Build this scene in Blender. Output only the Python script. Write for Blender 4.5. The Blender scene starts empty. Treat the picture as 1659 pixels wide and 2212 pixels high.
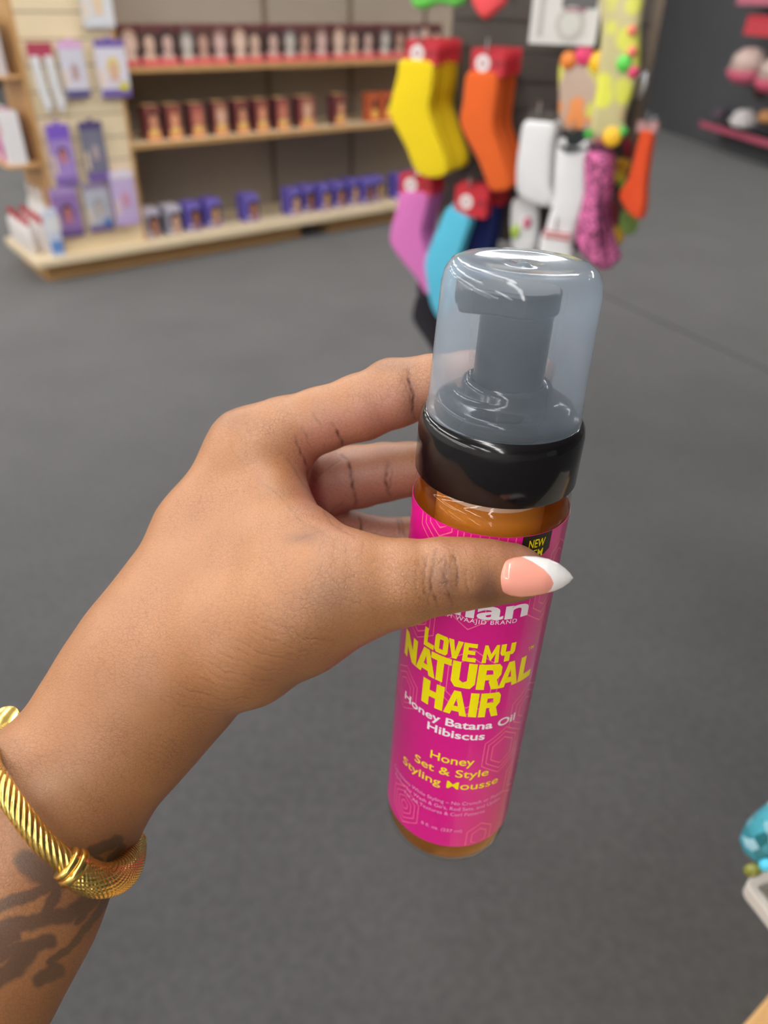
import bpy, bmesh, math, random
import numpy as np
from mathutils import Vector, Matrix
random.seed(7); rng = np.random.default_rng(7)
SC = bpy.context.scene; COL = SC.collection
PI = math.pi

# ------------------------------------------------------------------ camera
F, CX, CY, CAMH = 1600.0, 829.5, 1106.0, 1.45
def nrm(v): v = np.array(v, float); return v/np.linalg.norm(v)
UPC = -nrm((-54.5, 2294, 1600)); _z = np.array([0, 0, 1.])
YC = nrm(_z-(_z@UPC)*UPC); XC = nrm(np.cross(YC, UPC))
if XC[0] < 0: XC = -XC
M3 = np.array([XC, YC, UPC])               # camera axes (x right, y down, z forward) -> world
CAM0 = np.array([0, 0, CAMH])
def cw(p): return Vector(M3@np.array(p, float)+CAM0)
def ray(px, py): return M3@nrm(((px-CX)/F, (py-CY)/F, 1))
def pz(px, py, z): return np.array([(px-CX)*z/F, (py-CY)*z/F, z])   # pixel + depth -> camera axes
cd = bpy.data.cameras.new('camera'); cam = bpy.data.objects.new('camera', cd); COL.objects.link(cam)
cd.sensor_fit = 'HORIZONTAL'; cd.sensor_width = 7.0; cd.lens = 7.0*F/1659
cd.clip_start = 0.01; cd.clip_end = 60
mw = Matrix.Identity(4)
bx_, by_, bz_ = M3@np.array([1, 0, 0.]), M3@np.array([0, -1, 0.]), M3@np.array([0, 0, -1.])
for i in range(3):
    mw[i][0], mw[i][1], mw[i][2] = bx_[i], by_[i], bz_[i]
mw.translation = Vector(CAM0); cam.matrix_world = mw
cd.dof.use_dof = True; cd.dof.focus_distance = 0.222; cd.dof.aperture_fstop = cd.lens/2.9
SC.camera = cam
SC.view_settings.view_transform = 'Standard'; SC.view_settings.look = 'None'
SC.view_settings.gamma = 1; SC.view_settings.use_curve_mapping = False
SC.view_settings.exposure = 0.0
SC.cycles.max_bounces = 10; SC.cycles.transparent_max_bounces = 16; SC.cycles.transmission_bounces = 8
SC.cycles.sample_clamp_indirect = 6; SC.cycles.caustics_reflective = False

# ------------------------------------------------------------------ world
w = bpy.data.worlds.new('world'); SC.world = w; w.use_nodes = True
w.node_tree.nodes['Background'].inputs[0].default_value = (.8, .85, .9, 1)
w.node_tree.nodes['Background'].inputs[1].default_value = 0.3
LAMP_POWER = 22.0

# ------------------------------------------------------------------ materials
def lin(c):
    return tuple(((x/255)/12.92 if x/255 <= .04045 else ((x/255+.055)/1.055)**2.4) for x in c)+(1,)
def mat(name, col, rough=.5, metal=0, spec=.5, noise=0, nscale=40, bump=0, bscale=200, emit=0, coat=0, sheen=0, srgb=True, transmission=0, ior=1.45, sss=0):
    m = bpy.data.materials.new(name); m.use_nodes = True; nt = m.node_tree
    b = nt.nodes['Principled BSDF']; c = lin(col) if srgb else tuple(col)+(1,)
    b.inputs['Base Color'].default_value = c
    b.inputs['Roughness'].default_value = rough; b.inputs['Metallic'].default_value = metal
    b.inputs['Specular IOR Level'].default_value = spec; b.inputs['Coat Weight'].default_value = coat
    b.inputs['Sheen Weight'].default_value = sheen
    b.inputs['Transmission Weight'].default_value = transmission; b.inputs['IOR'].default_value = ior
    if sss: b.inputs['Subsurface Weight'].default_value = sss; b.inputs['Subsurface Radius'].default_value = (.004, .0015, .0008); b.inputs['Subsurface Scale'].default_value = 1
    if emit: b.inputs['Emission Color'].default_value = c; b.inputs['Emission Strength'].default_value = emit
    tc = nt.nodes.new('ShaderNodeTexCoord')
    n = nt.nodes.new('ShaderNodeTexNoise'); n.inputs['Scale'].default_value = nscale; n.inputs['Detail'].default_value = 4
    nt.links.new(tc.outputs['Object'], n.inputs['Vector'])
    mx = nt.nodes.new('ShaderNodeMixRGB'); mx.blend_type = 'MULTIPLY'; mx.inputs[0].default_value = noise
    mx.inputs[1].default_value = c; nt.links.new(n.outputs['Fac'], mx.inputs[2])
    if noise: nt.links.new(mx.outputs[0], b.inputs['Base Color'])
    if bump:
        n2 = nt.nodes.new('ShaderNodeTexNoise'); n2.inputs['Scale'].default_value = bscale; n2.inputs['Detail'].default_value = 3
        nt.links.new(tc.outputs['Object'], n2.inputs['Vector'])
        bp = nt.nodes.new('ShaderNodeBump'); bp.inputs['Strength'].default_value = bump; bp.inputs['Distance'].default_value = .002
        nt.links.new(n2.outputs['Fac'], bp.inputs['Height']); nt.links.new(bp.outputs[0], b.inputs['Normal'])
    return m
_mc = {}
def cmat(col, rough=.45, **k):
    key = (tuple(col), rough, tuple(sorted(k.items())))
    if key not in _mc: _mc[key] = mat('print_%d_%d_%d' % tuple(int(x) for x in col), col, rough, **k)
    return _mc[key]
WOOD = mat('maple_laminate', (240, 220, 184), .4, noise=.06, nscale=8)
EDGE = mat('wood_edge', (205, 160, 105), .45, noise=.15, nscale=12)
BACK = mat('back_panel', (158, 146, 134), .7, noise=.1, nscale=5)
BLACKP = mat('black_slatwall', (84, 76, 71), .6, noise=.2, nscale=10)
BROWN = mat('brown_trim', (112, 98, 84), .6)
CHROME = mat('chrome', (200, 200, 205), .2, metal=1)
DARKM = mat('dark_metal', (30, 30, 32), .4, metal=.6)
PLASTB = mat('glossy_black_plastic', (16, 14, 16), .12, spec=.6)
GOLD = mat('yellow_gold', (236, 200, 112), .2, metal=1)

# ------------------------------------------------------------------ mesh helpers
class MB:
    """collects faces with material indices"""
    def __init__(s): s.v = []; s.f = []; s.m = []; s.mats = []
    def mi(s, m):
        if m not in s.mats: s.mats.append(m)
        return s.mats.index(m)
    def add(s, vs, fs, m):
        o = len(s.v); s.v += [tuple(v) for v in vs]; k = s.mi(m)
        for f in fs: s.f.append([o+i for i in f]); s.m.append(k)
    def box(s, x0, x1, y0, y1, z0, z1, m):
        vs = [(x, y, z) for x in (x0, x1) for y in (y0, y1) for z in (z0, z1)]
        s.add(vs, [(0, 1, 3, 2), (4, 6, 7, 5), (0, 4, 5, 1), (2, 3, 7, 6), (0, 2, 6, 4), (1, 5, 7, 3)], m)
    def disc(s, cx, cz, rx, rz, y, m, n=16, th=.0006, a0=0, a1=2*PI):
        pts = [(cx+rx*math.cos(a0+(a1-a0)*i/n), cz+rz*math.sin(a0+(a1-a0)*i/n)) for i in range(n if a1-a0 > 6.2 else n+1)]
        s.prism(pts, y-th, y, m)
    def prism(s, pts, y0, y1, m):
        n = len(pts); vs = [(p[0], y0, p[1]) for p in pts]+[(p[0], y1, p[1]) for p in pts]
        s.add(vs, [tuple(range(n)), tuple(range(2*n-1, n-1, -1))]+[((i+1) % n, i, n+i, n+(i+1) % n) for i in range(n)], m)
    def lathe(s, prof, m, n=64, closed=False, axis='z', c=(0, 0, 0)):
        vs = []
        for r, h in prof:
            for i in range(n):
                a = 2*PI*i/n; p = (r*math.cos(a), r*math.sin(a), h)
                if axis == 'y': p = (p[0], p[2], p[1])
                vs.append((p[0]+c[0], p[1]+c[1], p[2]+c[2]))
        k = len(prof); fs = []
        for j in range(k if closed else k-1):
            j2 = (j+1) % k
            for i in range(n): fs.append((j*n+i, j*n+(i+1) % n, j2*n+(i+1) % n, j2*n+i))
        if not closed:
            if prof[0][0] > 1e-6: fs.append(tuple(range(n-1, -1, -1)))
            if prof[-1][0] > 1e-6: fs.append(tuple((k-1)*n+i for i in range(n)))
        s.add(vs, fs, m)
    def build(s, name, parent=None, smooth=False, bevel=0, fixn=True, sub=0):
        me = bpy.data.meshes.new(name); me.from_pydata(s.v, [], s.f)
        for m in s.mats: me.materials.append(m)
        me.polygons.foreach_set('material_index', s.m)
        if fixn:
            bm = bmesh.new(); bm.from_mesh(me); bmesh.ops.recalc_face_normals(bm, faces=bm.faces); bm.to_mesh(me); bm.free()
        if smooth: me.shade_smooth()
        o = bpy.data.objects.new(name, me); COL.objects.link(o)
        if parent: o.parent = parent
        if bevel:
            b = o.modifiers.new('bevel', 'BEVEL'); b.width = bevel; b.segments = 2; b.limit_method = 'ANGLE'; b.angle_limit = .8
        if sub:
            b = o.modifiers.new('subsurf', 'SUBSURF'); b.levels = b.render_levels = sub
        return o
def tag(o, label=None, cat=None, group=None, kind=None):
    if label: o['label'] = label
    if cat: o['category'] = cat
    if group: o['group'] = group
    if kind: o['kind'] = kind
    return o
def empty(name, loc=(0, 0, 0), rz=0):
    o = bpy.data.objects.new(name, None); COL.objects.link(o); o.location = loc; o.rotation_euler = (0, 0, rz); o.empty_display_size = .05
    return o
def copy_tree(o, parent=None):
    c = o.copy(); COL.objects.link(c)
    if parent: c.parent = parent
    for ch in o.children: copy_tree(ch, c)
    return c
def smooth_angle(o, ang=.6):
    me = o.data; me.shade_smooth()
    bm = bmesh.new(); bm.from_mesh(me)
    for e in bm.edges:
        if len(e.link_faces) == 2 and e.calc_face_angle(0) > ang: e.smooth = False
    bm.to_mesh(me); bm.free()

# ------------------------------------------------------------------ room
def struct(o): o['kind'] = 'structure'; return o
def wallmesh(name, p0, p1, z0, z1, th, m):
    d = Vector((p1[0]-p0[0], p1[1]-p0[1], 0)); L = d.length; a = math.atan2(d.y, d.x)
    b = MB(); b.box(0, L, 0, th, z0, z1, m); o = b.build(name); o.location = (p0[0], p0[1], 0); o.rotation_euler = (0, 0, a); return struct(o)
def carpet():
    m = mat('charcoal_carpet', (84, 83, 84), .9, spec=.2, sheen=.35)
    nt = m.node_tree; b = nt.nodes['Principled BSDF']
    tc = nt.nodes['Texture Coordinate'] if 'Texture Coordinate' in nt.nodes else nt.nodes.new('ShaderNodeTexCoord')
    n1 = nt.nodes.new('ShaderNodeTexNoise'); n1.inputs['Scale'].default_value = 2.2; n1.inputs['Detail'].default_value = 5
    n2 = nt.nodes.new('ShaderNodeTexNoise'); n2.inputs['Scale'].default_value = 45; n2.inputs['Detail'].default_value = 3
    for n in (n1, n2): nt.links.new(tc.outputs['Object'], n.inputs['Vector'])
    ad = nt.nodes.new('ShaderNodeMath'); ad.operation = 'ADD'; nt.links.new(n1.outputs[0], ad.inputs[0]); nt.links.new(n2.outputs[0], ad.inputs[1])
    rp = nt.nodes.new('ShaderNodeValToRGB'); rp.color_ramp.elements[0].position = .35; rp.color_ramp.elements[1].position = .65
    rp.color_ramp.elements[0].color = lin((67, 66, 67)); rp.color_ramp.elements[1].color = lin((82, 81, 82))
    hf = nt.nodes.new('ShaderNodeMath'); hf.operation = 'MULTIPLY'; hf.inputs[1].default_value = .5
    nt.links.new(ad.outputs[0], hf.inputs[0]); nt.links.new(hf.outputs[0], rp.inputs[0]); nt.links.new(rp.outputs[0], b.inputs['Base Color'])
    return m
fb = MB(); fb.box(-9, 9, -6, 15, -.1, 0, carpet()); struct(fb.build('floor'))
CEIL = mat('ceiling_tile', (225, 225, 222), .9)
fb = MB(); fb.box(-9, 9, -6, 15, 3.0, 3.1, CEIL); struct(fb.build('ceiling'))
WALLD = mat('dark_wall_paint', (96, 96, 99), .8, noise=.15, nscale=3); WALLL = mat('warm_wall_paint', (226, 222, 216), .85)
def floorpt(px, py, z=0):
    d = ray(px, py); t = (z-CAMH)/d[2]; return d*t+CAM0
r1, r2 = floorpt(1393, 268), floorpt(1659, 359)
rd = nrm(r2-r1); ra = r1-rd*6; rb = r1+rd*14
wallmesh('wall_right', ra, rb, 0, 3.0, .12, WALLD)
wallmesh('wall_back', (-9, 14.8), (9, 14.8), 0, 3.0, .12, WALLD)
wallmesh('wall_left', (-8.8, -6), (-8.8, 15), 0, 3.0, -.12, WALLL)
wallmesh('wall_front', (-9, -5.8), (9, -5.8), 0, 3.0, -.12, WALLL)
sm = MB(); sm.box(-1.6, 1.6, -.006, .006, 0, .0015, mat('carpet_seam', (70, 69, 69), .9)); s0, s1 = floorpt(1310, 640), floorpt(1659, 800)
so = sm.build('trim_1'); so.location = tuple((s0+s1)/2); so.rotation_euler = (0, 0, math.atan2(s1[1]-s0[1], s1[0]-s0[0])); struct(so)

ORD = ['first', 'second', 'third', 'fourth', 'fifth', 'sixth', 'seventh', 'eighth']
# ceiling lights: strip fixtures in rows
TUBE = bpy.data.materials.new('lit_diffuser'); TUBE.use_nodes = True
nt = TUBE.node_tree; nt.nodes.clear(); em = nt.nodes.new('ShaderNodeEmission'); em.inputs[0].default_value = (1, .985, .96, 1); em.inputs[1].default_value = LAMP_POWER
ou = nt.nodes.new('ShaderNodeOutputMaterial'); nt.links.new(em.outputs[0], ou.inputs[0])
HOUSE = mat('white_housing', (220, 220, 220), .5)
def strip(x, y, L, rz, wd=.14):
    e = empty('ceiling_light', (x, y, 2.93), rz)
    b = MB(); b.box(-L/2, L/2, -wd/2-.02, wd/2+.02, .02, .07, HOUSE); b.build('housing', e)
    b = MB(); b.box(-L/2+.02, L/2-.02, -wd/2, wd/2, -.05, .02, TUBE); b.build('diffuser', e)
    return e
lights = []
names_l = {}
for i, x in enumerate((-6.6, -4.4, -2.0, -.3, 1.4, 3.4)):
    for j, y in enumerate((-4.2, -2.6, -1.0, .6, 2.4, 4.6, 7.0, 9.8)):
        if x > 3 and y > 9: continue
        if (x == -2.0 and y == -1.0) or (x > 1 and y < 4): continue
        L = strip(x, y, 1.7 if y < 5 else 1.4, .12+PI/2 if True else 0)
        tag(L, 'long ceiling strip light, %s column from left wall, %s row from entrance' % (ORD[i], ORD[j]), 'ceiling light', 'strip lights on the ceiling')

# ------------------------------------------------------------------ gondola (frame: x=u along the aisle, y=v into the shelf)
GO = np.array([-2.0513, 4.309]); gu = nrm((2.276, 1.804)); gv = np.array([-gu[1], gu[0]]); GA = math.atan2(gu[1], gu[0])
def gp(px, py, v0):
    d = ray(px, py); t = (v0+GO@gv)/(d[:2]@gv); p = d*t; return float(p[:2]@gu-GO@gu), float(p[2]+CAMH)
def gside(px, py, u0):
    d = ray(px, py); t = (u0+GO@gu)/(d[:2]@gu); p = d*t; return float(p[:2]@gv-GO@gv), float(p[2]+CAMH)
def gw(u, v, z): q = GO+gu*u+gv*v; return Vector((q[0], q[1], z))
DECK, S1, S2 = .15, .70, 1.085
g = empty('shelving_unit', gw(0, 0, 0), GA)
tag(g, 'long light wood shop shelving run with a slatted end section, on the dark carpet', 'shelving')
b = MB(); b.box(0, 2.58, 0, .62, DECK-.045, DECK, WOOD); b.box(2.6, 5, 0, .62, DECK-.045, DECK, WOOD); b.build('deck', g, bevel=.004)
b = MB(); b.box(.07, 1.86, .09, .6, 0, DECK-.045, EDGE); b.box(2.1, 5, .09, .6, 0, DECK-.045, EDGE); b.build('kick_plate', g)
b = MB(); b.box(.71, 5, .52, .56, DECK, 1.9, BACK)
for u in (1.9, 2.6, 3.3): b.box(u, u+.03, .51, .52, DECK, 1.9, BROWN)
b.build('back_panel', g)
for z, d0 in ((S1, .06), (S2, .1)):
    for (a0, a1) in ((.72, 2.08), (2.09, 3.4), (3.41, 5)):
        b = MB(); b.box(a0, a1, d0, .52, z-.022, z, WOOD); b.box(a0, a1, d0-.006, d0, z-.026, z+.002, EDGE); b.build('shelf', g)
# slatted end section
b = MB()
z = DECK
while z < 1.86:
    b.box(.205, .70, .085, .10, z, z+.112, WOOD); b.box(.205, .70, .094, .10, z+.112, z+.12, BACK); z += .12
b.build('slat_panel', g)
b = MB(); b.box(.70, .716, .08, .52, DECK, 1.88, EDGE); b.build('upright', g)
b = MB(); b.box(.185, .205, .08, .52, DECK, 1.88, EDGE); b.build('upright', g)
for z in (S1-.06, S2-.02):
    b = MB(); b.box(.0, .185, .10, .52, z-.02, z, EDGE); b.build('end_shelf', g, bevel=.01)

SKINS = [(226, 190, 170), (205, 160, 135), (190, 140, 115), (160, 110, 85), (215, 180, 165)]
def portrait(b, cx, cz, s, y, skin, hair):
    b.disc(cx, cz, .34*s, .46*s, y, cmat(hair)); b.disc(cx, cz-.06*s, .22*s, .3*s, y-.0006, cmat(skin))
    b.prism([(cx-.3*s, cz-.62*s), (cx+.3*s, cz-.62*s), (cx+.12*s, cz-.3*s), (cx-.12*s, cz-.3*s)], y-.0012, y, cmat(skin))
def gplace(o, u, v, z): o.location = gw(u, v, z); o.rotation_euler = (0, 0, GA); return o
ORD = ['first', 'second', 'third', 'fourth', 'fifth', 'sixth', 'seventh', 'eighth', 'ninth', 'tenth', 'eleventh', 'twelfth', 'thirteenth', 'fourteenth', 'fifteenth', 'sixteenth', 'seventeenth', 'eighteenth', 'nineteenth', 'twentieth']
# top shelf
pxs = [283, 324, 364, 407, 442, 477, 520, 552, 591, 626, 657, 693, 732, 763, 795, 830, 861, 889]
us = [gp(x, 120, .15)[0] for x in pxs]; us.append(us[-1]+.11); us.append(us[-1]+.11)
us[0] = max(us[0], .775)
for i, u in enumerate(us):
    nx = (us[i+1] if i+1 < len(us) else u+.11); pv = us[i-1] if i else u-.1
    wd = min(nx-u, u-pv, .13)*.96; h = .205
    if i and us[i]-us[i-1] < .05: wd = .08
    b = MB(); b.box(-wd/2, wd/2, 0, .07, 0, h, cmat((108, 62, 62)))
    b.box(-wd/2+.002, wd/2-.002, -.0006, 0, .002, .045, cmat((214, 92, 98)))
    b.box(-wd/2+.002, wd/2-.002, -.0006, 0, .045, h*.8, cmat((70, 60, 58)))
    sk = [(226, 195, 180), (212, 178, 160), (205, 170, 160), (200, 190, 182), (190, 150, 135), (215, 180, 175)][i % 6]; hr = [(190, 160, 140), (80, 60, 54), (60, 50, 48), (120, 112, 108), (90, 65, 55), (150, 120, 110)][i % 6]
    portrait(b, random.uniform(-.005, .005), .118, .14, -.0006, sk, hr)
    b.box(-wd*.36, wd*.1, -.0014, 0, .05, .062, cmat((225, 215, 212)))
    o = gplace(b.build('hair_color_box'), u, .14+random.uniform(0, .008), S2+.0005)
    tag(o, 'hair colour box with red foot band, %s from left on the top shelf' % ORD[i], 'box', 'hair colour boxes on the top shelf')
# middle shelf
pxs = [c/2.552+250 for c in (180, 300, 430, 560, 680, 790, 905, 1040, 1225)]
for i, px in enumerate(pxs):
    u, _ = gp(px, 240, .14); u = u+.015; wd, h, dp = .088, .185, .1
    if i == 7: wd = .12
    b = MB(); b.box(-wd/2, wd/2, 0, dp, 0, h, cmat((104, 52, 62)))
    b.box(-wd/2, wd/2, 0, dp, h, h+.001, cmat((216, 178, 122)))
    b.box(-wd/2+.001, wd/2-.001, -.0006, 0, 0, .04, cmat((222, 150, 104))); b.box(-wd/2+.001, wd/2-.001, -.0006, 0, .04, h-.012, cmat((160, 88, 82)))
    portrait(b, .004, .11, .12, -.0006, [(214, 150, 120), (226, 160, 130), (205, 130, 110), (222, 178, 160)][i % 4], [(72, 40, 36), (150, 84, 62), (176, 96, 84), (190, 140, 110)][i % 4])
    b.disc(.0, .045, .03, .02, -.0024, cmat((232, 196, 116)))
    o = gplace(b.build('relaxer_box'), u, .13, S1+.0005)
    tag(o, 'maroon box with gold lid, %s from left on the middle shelf' % ORD[i], 'box', 'maroon boxes on the middle shelf')
for i, c in enumerate((1425, 1500, 1590, 1650)):
    u, _ = gp(c/2.552+250, 220, .14)
    wd, h = .085, .18
    b = MB(); b.box(-wd/2, wd/2, 0, .09, 0, h, cmat((206, 104, 66))); b.box(-wd*.2, wd*.25, -.0006, 0, .07, .15, cmat((70, 50, 44))); b.disc(0, .05, .03, .03, -.0006, cmat((240, 190, 96)))
    o = gplace(b.build('relaxer_box'), u, .13, S1+.0005)
    tag(o, 'orange box with dark panel, %s after the gap on the middle shelf' % ORD[i], 'box', 'orange boxes on the middle shelf')
# deck
pur = (104, 92, 188)
for i, (c, cy_, kind, v0) in enumerate([(195, 1180, 'w', .1), (315, 1160, 'w', .1), (425, 1140, 'p', .12), (535, 1120, 'p', .14), (745, 1080, 'p', .12), (985, 1040, 'p', .12), (1065, 1030, 'p', .15), (1155, 1010, 'p', .12), (1235, 1000, 'p', .13), (1315, 970, 'p', .16), (1395, 960, 'p', .12), (1450, 950, 'p', .15), (1580, 930, 'p', .12), (1660, 925, 'p', .14)]):
    u, _ = gp(c/2.552+250, cy_/2.552, v0); wd, h, dp = (.105 if i < 5 else .09), .17, .12
    b = MB(); top = (216, 210, 220) if kind == 'w' else (126, 110, 205)
    b.box(-wd/2, wd/2, 0, dp, 0, h, cmat(pur if kind == 'p' else (150, 148, 165)))
    b.box(-wd/2, wd/2, 0, dp, h, h+.001, cmat(top)); b.box(-wd/2+.001, wd/2-.001, -.0006, 0, h-.035, h, cmat((130, 116, 205) if kind == 'p' else (205, 198, 220)))
    portrait(b, .012, .085, .12, -.0006, [(170, 118, 96), (205, 165, 145), (150, 100, 84), (190, 150, 110)][i % 4], (48, 36, 48))
    b.box(-.04, .0, -.0018, 0, .01, .035, cmat((215, 205, 215)))
    o = gplace(b.build('treatment_box'), u, v0, DECK+.0005)
    tag(o, '%s box with a face, %s from left on the bottom deck' % ('white-topped' if kind == 'w' else 'violet', ORD[i]), 'box', 'violet boxes on the bottom deck')

# packs hanging on the slatted end
def flatpack(x0, y0, x1, y1, name, paint, label, cat='pack', v=.05, dep=.02, group=None):
    u0, z1 = gp(x0, y0, v); u1, z0 = gp(x1, y1, v); W, Hh = u1-u0, z1-z0
    b = MB(); paint(b, W, Hh)
    if dep > .08: pass
    o = gplace(b.build(name), (u0+u1)/2, v, z0); tag(o, label, cat, group)
    k = MB(); k.lathe([(.0025, 0), (.0025, max(.084-v-dep, .004))], CHROME, 8, axis='y'); k = gplace(k.build('peg_hook'), (u0+u1)/2, v+dep+.0005, z0+Hh*.93); tag(k, ' '.join(('short chrome peg holding the '+label.replace('a ', '', 1) if label.startswith('a ') else 'short chrome peg holding the '+label).split()[:16]).rstrip(','), 'hook', 'pegs on the slatted end')
    return o
def pk(body, head, foot, skin, hair, extra=None, hd=.14, ft=.14, dep=.02):
    def f(b, W, H):
        b.box(-W/2, W/2, 0, dep, 0, H*.98, cmat(body)); b.box(-W/2, W/2, -.001, 0, H*(1-hd), H*.98, cmat(head)); b.box(-W/2, W/2, -.001, 0, 0, H*ft, cmat(foot))
        b.box(-W*.12, W*.12, 0, .003, H*.96, H*1.03, cmat(head))
        portrait(b, .02*W, H*.52, min(W, H)*.62, -.001, skin, hair)
        b.box(-W*.45, -W*.32, -.001, 0, H*.2, H*.5, cmat((240, 215, 190)))
        if extra: b.disc(W*.28, H*.18, W*.17, H*.08, -.002, cmat(extra))
    return f
flatpack(163, -60, 250, 60, 'wig_cap_pack', pk((222, 222, 226), (200, 200, 210), (214, 214, 220), (235, 205, 170), (226, 216, 200)), 'white pack at the very top of the slatted end, cut by the frame', group='packs on the slatted end')
flatpack(121, 87, 197, 210, 'bonnet_pack', pk((218, 214, 226), (226, 176, 222), (96, 88, 136), (190, 150, 145), (206, 208, 222)), 'white hair bonnet pack with pink header and grey-purple foot', group='packs on the slatted end')
flatpack(200, 84, 285, 208, 'bonnet_pack', pk((226, 220, 232), (120, 98, 172), (118, 98, 168), (226, 180, 160), (226, 208, 110), (214, 204, 60)), 'bonnet pack with yellow-haired face, right of the pink-headed bonnet pack', group='packs on the slatted end')
flatpack(96, 268, 172, 398, 'bonnet_pack', pk((168, 140, 206), (130, 96, 200), (134, 106, 176), (214, 140, 142), (52, 40, 52), hd=.25), 'large violet pack with a reclining pink-toned face, below the white gloves', dep=.04, group='packs on the slatted end')
flatpack(168, 262, 240, 388, 'cap_pack', pk((122, 120, 140), (86, 74, 120), (122, 96, 164), (190, 170, 172), (140, 140, 152)), 'slate grey pack with a dark purple header, right of the large violet pack', group='packs on the slatted end')
flatpack(104, 408, 184, 508, 'bonnet_pack', pk((152, 118, 178), (176, 150, 206), (112, 86, 140), (206, 130, 132), (58, 44, 54)), 'violet pack with a pink-toned face, lowest left on the slatted end', group='packs on the slatted end')
flatpack(176, 396, 248, 496, 'cap_pack', pk((190, 192, 204), (150, 130, 160), (120, 104, 150), (206, 190, 182), (150, 152, 158), (70, 120, 190)), 'pale grey pack with a blue spot, lowest row of the slatted end', group='packs on the slatted end')
flatpack(236, 372, 303, 482, 'cotton_box', pk((206, 184, 226), (232, 224, 236), (206, 180, 226), (214, 150, 170), (212, 176, 214), dep=.05), 'lilac box with a white top at the right corner of the slatted end', v=.02, group='packs on the slatted end')
# white gloves with red header
u0, zt = gp(58, 92, .05); u1, zb = gp(140, 245, .05)
e = gplace(empty('glove_pack'), u0+.04, .05, zb); tag(e, 'pair of long white gloves hanging from a dark red header card', 'gloves')
Hh = zt-zb
b = MB(); b.box(-.05, .08, 0, .002, Hh-.075, Hh, cmat((176, 70, 92))); b.build('header_card', e)
for k, dx in enumerate((-.02, .05)):
    b = MB(); n = 10
    b.prism([(dx-.022, Hh-.06), (dx+.022, Hh-.06), (dx+.03, Hh*.4), (dx+.045, .05), (dx+.02, 0), (dx-.0, .03), (dx-.015, Hh*.35)], -.012, .008, cmat((224, 224, 226), .8)); b.build('glove', e, bevel=.005, smooth=False)
# end shelf stock (faces left)
def eplace(o, v, z, u=.03): o.location = gw(u, v, z); o.rotation_euler = (0, 0, GA-PI/2); return o
k = 0
for z0, items in ((S2-.02, [((216, 206, 206), (196, 110, 104)), ((214, 214, 218), (90, 84, 90)), ((200, 196, 198), (186, 120, 120)), ((226, 222, 222), (150, 60, 60))]),
                  (S1-.06, [((238, 236, 238), (226, 220, 224)), ((226, 120, 176), (196, 80, 150)), ((238, 236, 236), (230, 120, 150)), ((236, 236, 240), (200, 200, 210))])):
    for i, (c1, c2) in enumerate(items):
        b = MB(); b.box(-.045, .045, 0, .09, 0, .26, cmat(c1)); b.box(-.04, .04, -.001, 0, .03, .1, cmat(c2)); b.disc(0, .17, .028, .035, -.001, cmat((226, 196, 186)))
        o = eplace(b.build('product_box'), .16+i*.1, z0+.0005)
        tag(o, '%s box on the %s end shelf, %s from the near corner' % (['pale grey', 'white', 'grey and rose', 'white and red', 'white', 'hot pink', 'white and pink', 'bluish white'][k], 'upper' if z0 > .9 else 'lower', ORD[i]), 'box', 'boxes on the end shelves'); k += 1
def bottle_proto(body, cap, hh=.2, r=.026):
    e = empty('lotion_bottle')
    b = MB(); b.lathe([(r*.9, 0), (r, .006), (r, hh*.66), (r*.55, hh*.78), (r*.4, hh*.8)], cmat(body, .3), 20); b.build('bottle_body', e, smooth=True)
    b = MB(); b.lathe([(r*.46, hh*.8), (r*.46, hh), (0.0, hh)], cmat(cap, .3), 16); b.build('cap', e)
    return e
pr = bottle_proto((232, 226, 224), (196, 60, 72)); first = True
for i in range(5):
    for j in range(2):
        o = pr if first else copy_tree(pr); first = False
        o.location = gw(.045+.075*j, .16+i*.085, DECK+.0005)
        tag(o, 'white red-capped lotion bottle on the deck, %s row, %s from near corner' % (['outer', 'inner'][j], ORD[i]), 'bottle', 'white lotion bottles on the end deck')
u, z = gp(112, 520, .03)
b = MB(); b.box(-.035, .035, 0, .05, 0, .26, cmat((214, 220, 236))); b.box(-.034, .034, -.001, 0, .02, .09, cmat((110, 150, 214))); b.box(-.034, .034, -.001, 0, .14, .22, cmat((236, 236, 240)))
o = gplace(b.build('carton'), .15, .02, DECK+.0005); tag(o, 'narrow white and light blue carton at the near corner of the deck', 'box')
pr = bottle_proto((236, 234, 232), (226, 222, 220), .3, .03); first = True
for i in range(3):
    o = pr if first else copy_tree(pr); first = False
    o.location = gw(.155, .17+i*.1, DECK+.0005+.0); o.location.z = DECK+.0005
    o.scale = (1, 1, 1.15)
    tag(o, 'tall all-white bottle behind the red-capped ones, %s from near corner' % ORD[i], 'bottle', 'tall white bottles on the end deck')

# ------------------------------------------------------------------ sock fixture
RP = np.array([.72, 2.43]); RA = math.radians(25)
rw = np.array([-math.cos(RA), math.sin(RA)]); rn = np.array([-math.sin(RA), -math.cos(RA)])     # along to the left, out towards the aisle
def rp(px, py, t):
    d = ray(px, py); k = (t+RP@rn)/(d[:2]@rn); p = d*k; return float(p[:2]@rw-RP@rw), float(p[2]+CAMH)
def rwp(s, t, z): q = RP+rw*s+rn*t; return Vector((q[0], q[1], z))
fx = empty('slatwall_stand', rwp(.3, 0, 0), -RA)      # local x to the right, y away from the aisle
tag(fx, 'black slatwall floor stand with brown edge trim, hung with colourful socks', 'display stand')
b = MB(); b.box(-.3, .29, -.012, .012, .78, 1.75, BLACKP)
z = .80
while z < 1.74: b.box(-.3, .29, -.0175, -.012, z, z+.062, BLACKP); z += .075
b.build('slat_panel', fx)
b = MB(); b.box(.28, .306, -.02, .02, .78, 1.78, BROWN); b.build('edge_trim', fx)
b = MB(); b.box(-.012, .012, .012, .3, .78, 1.75, BLACKP); b.build('cross_panel', fx)
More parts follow.
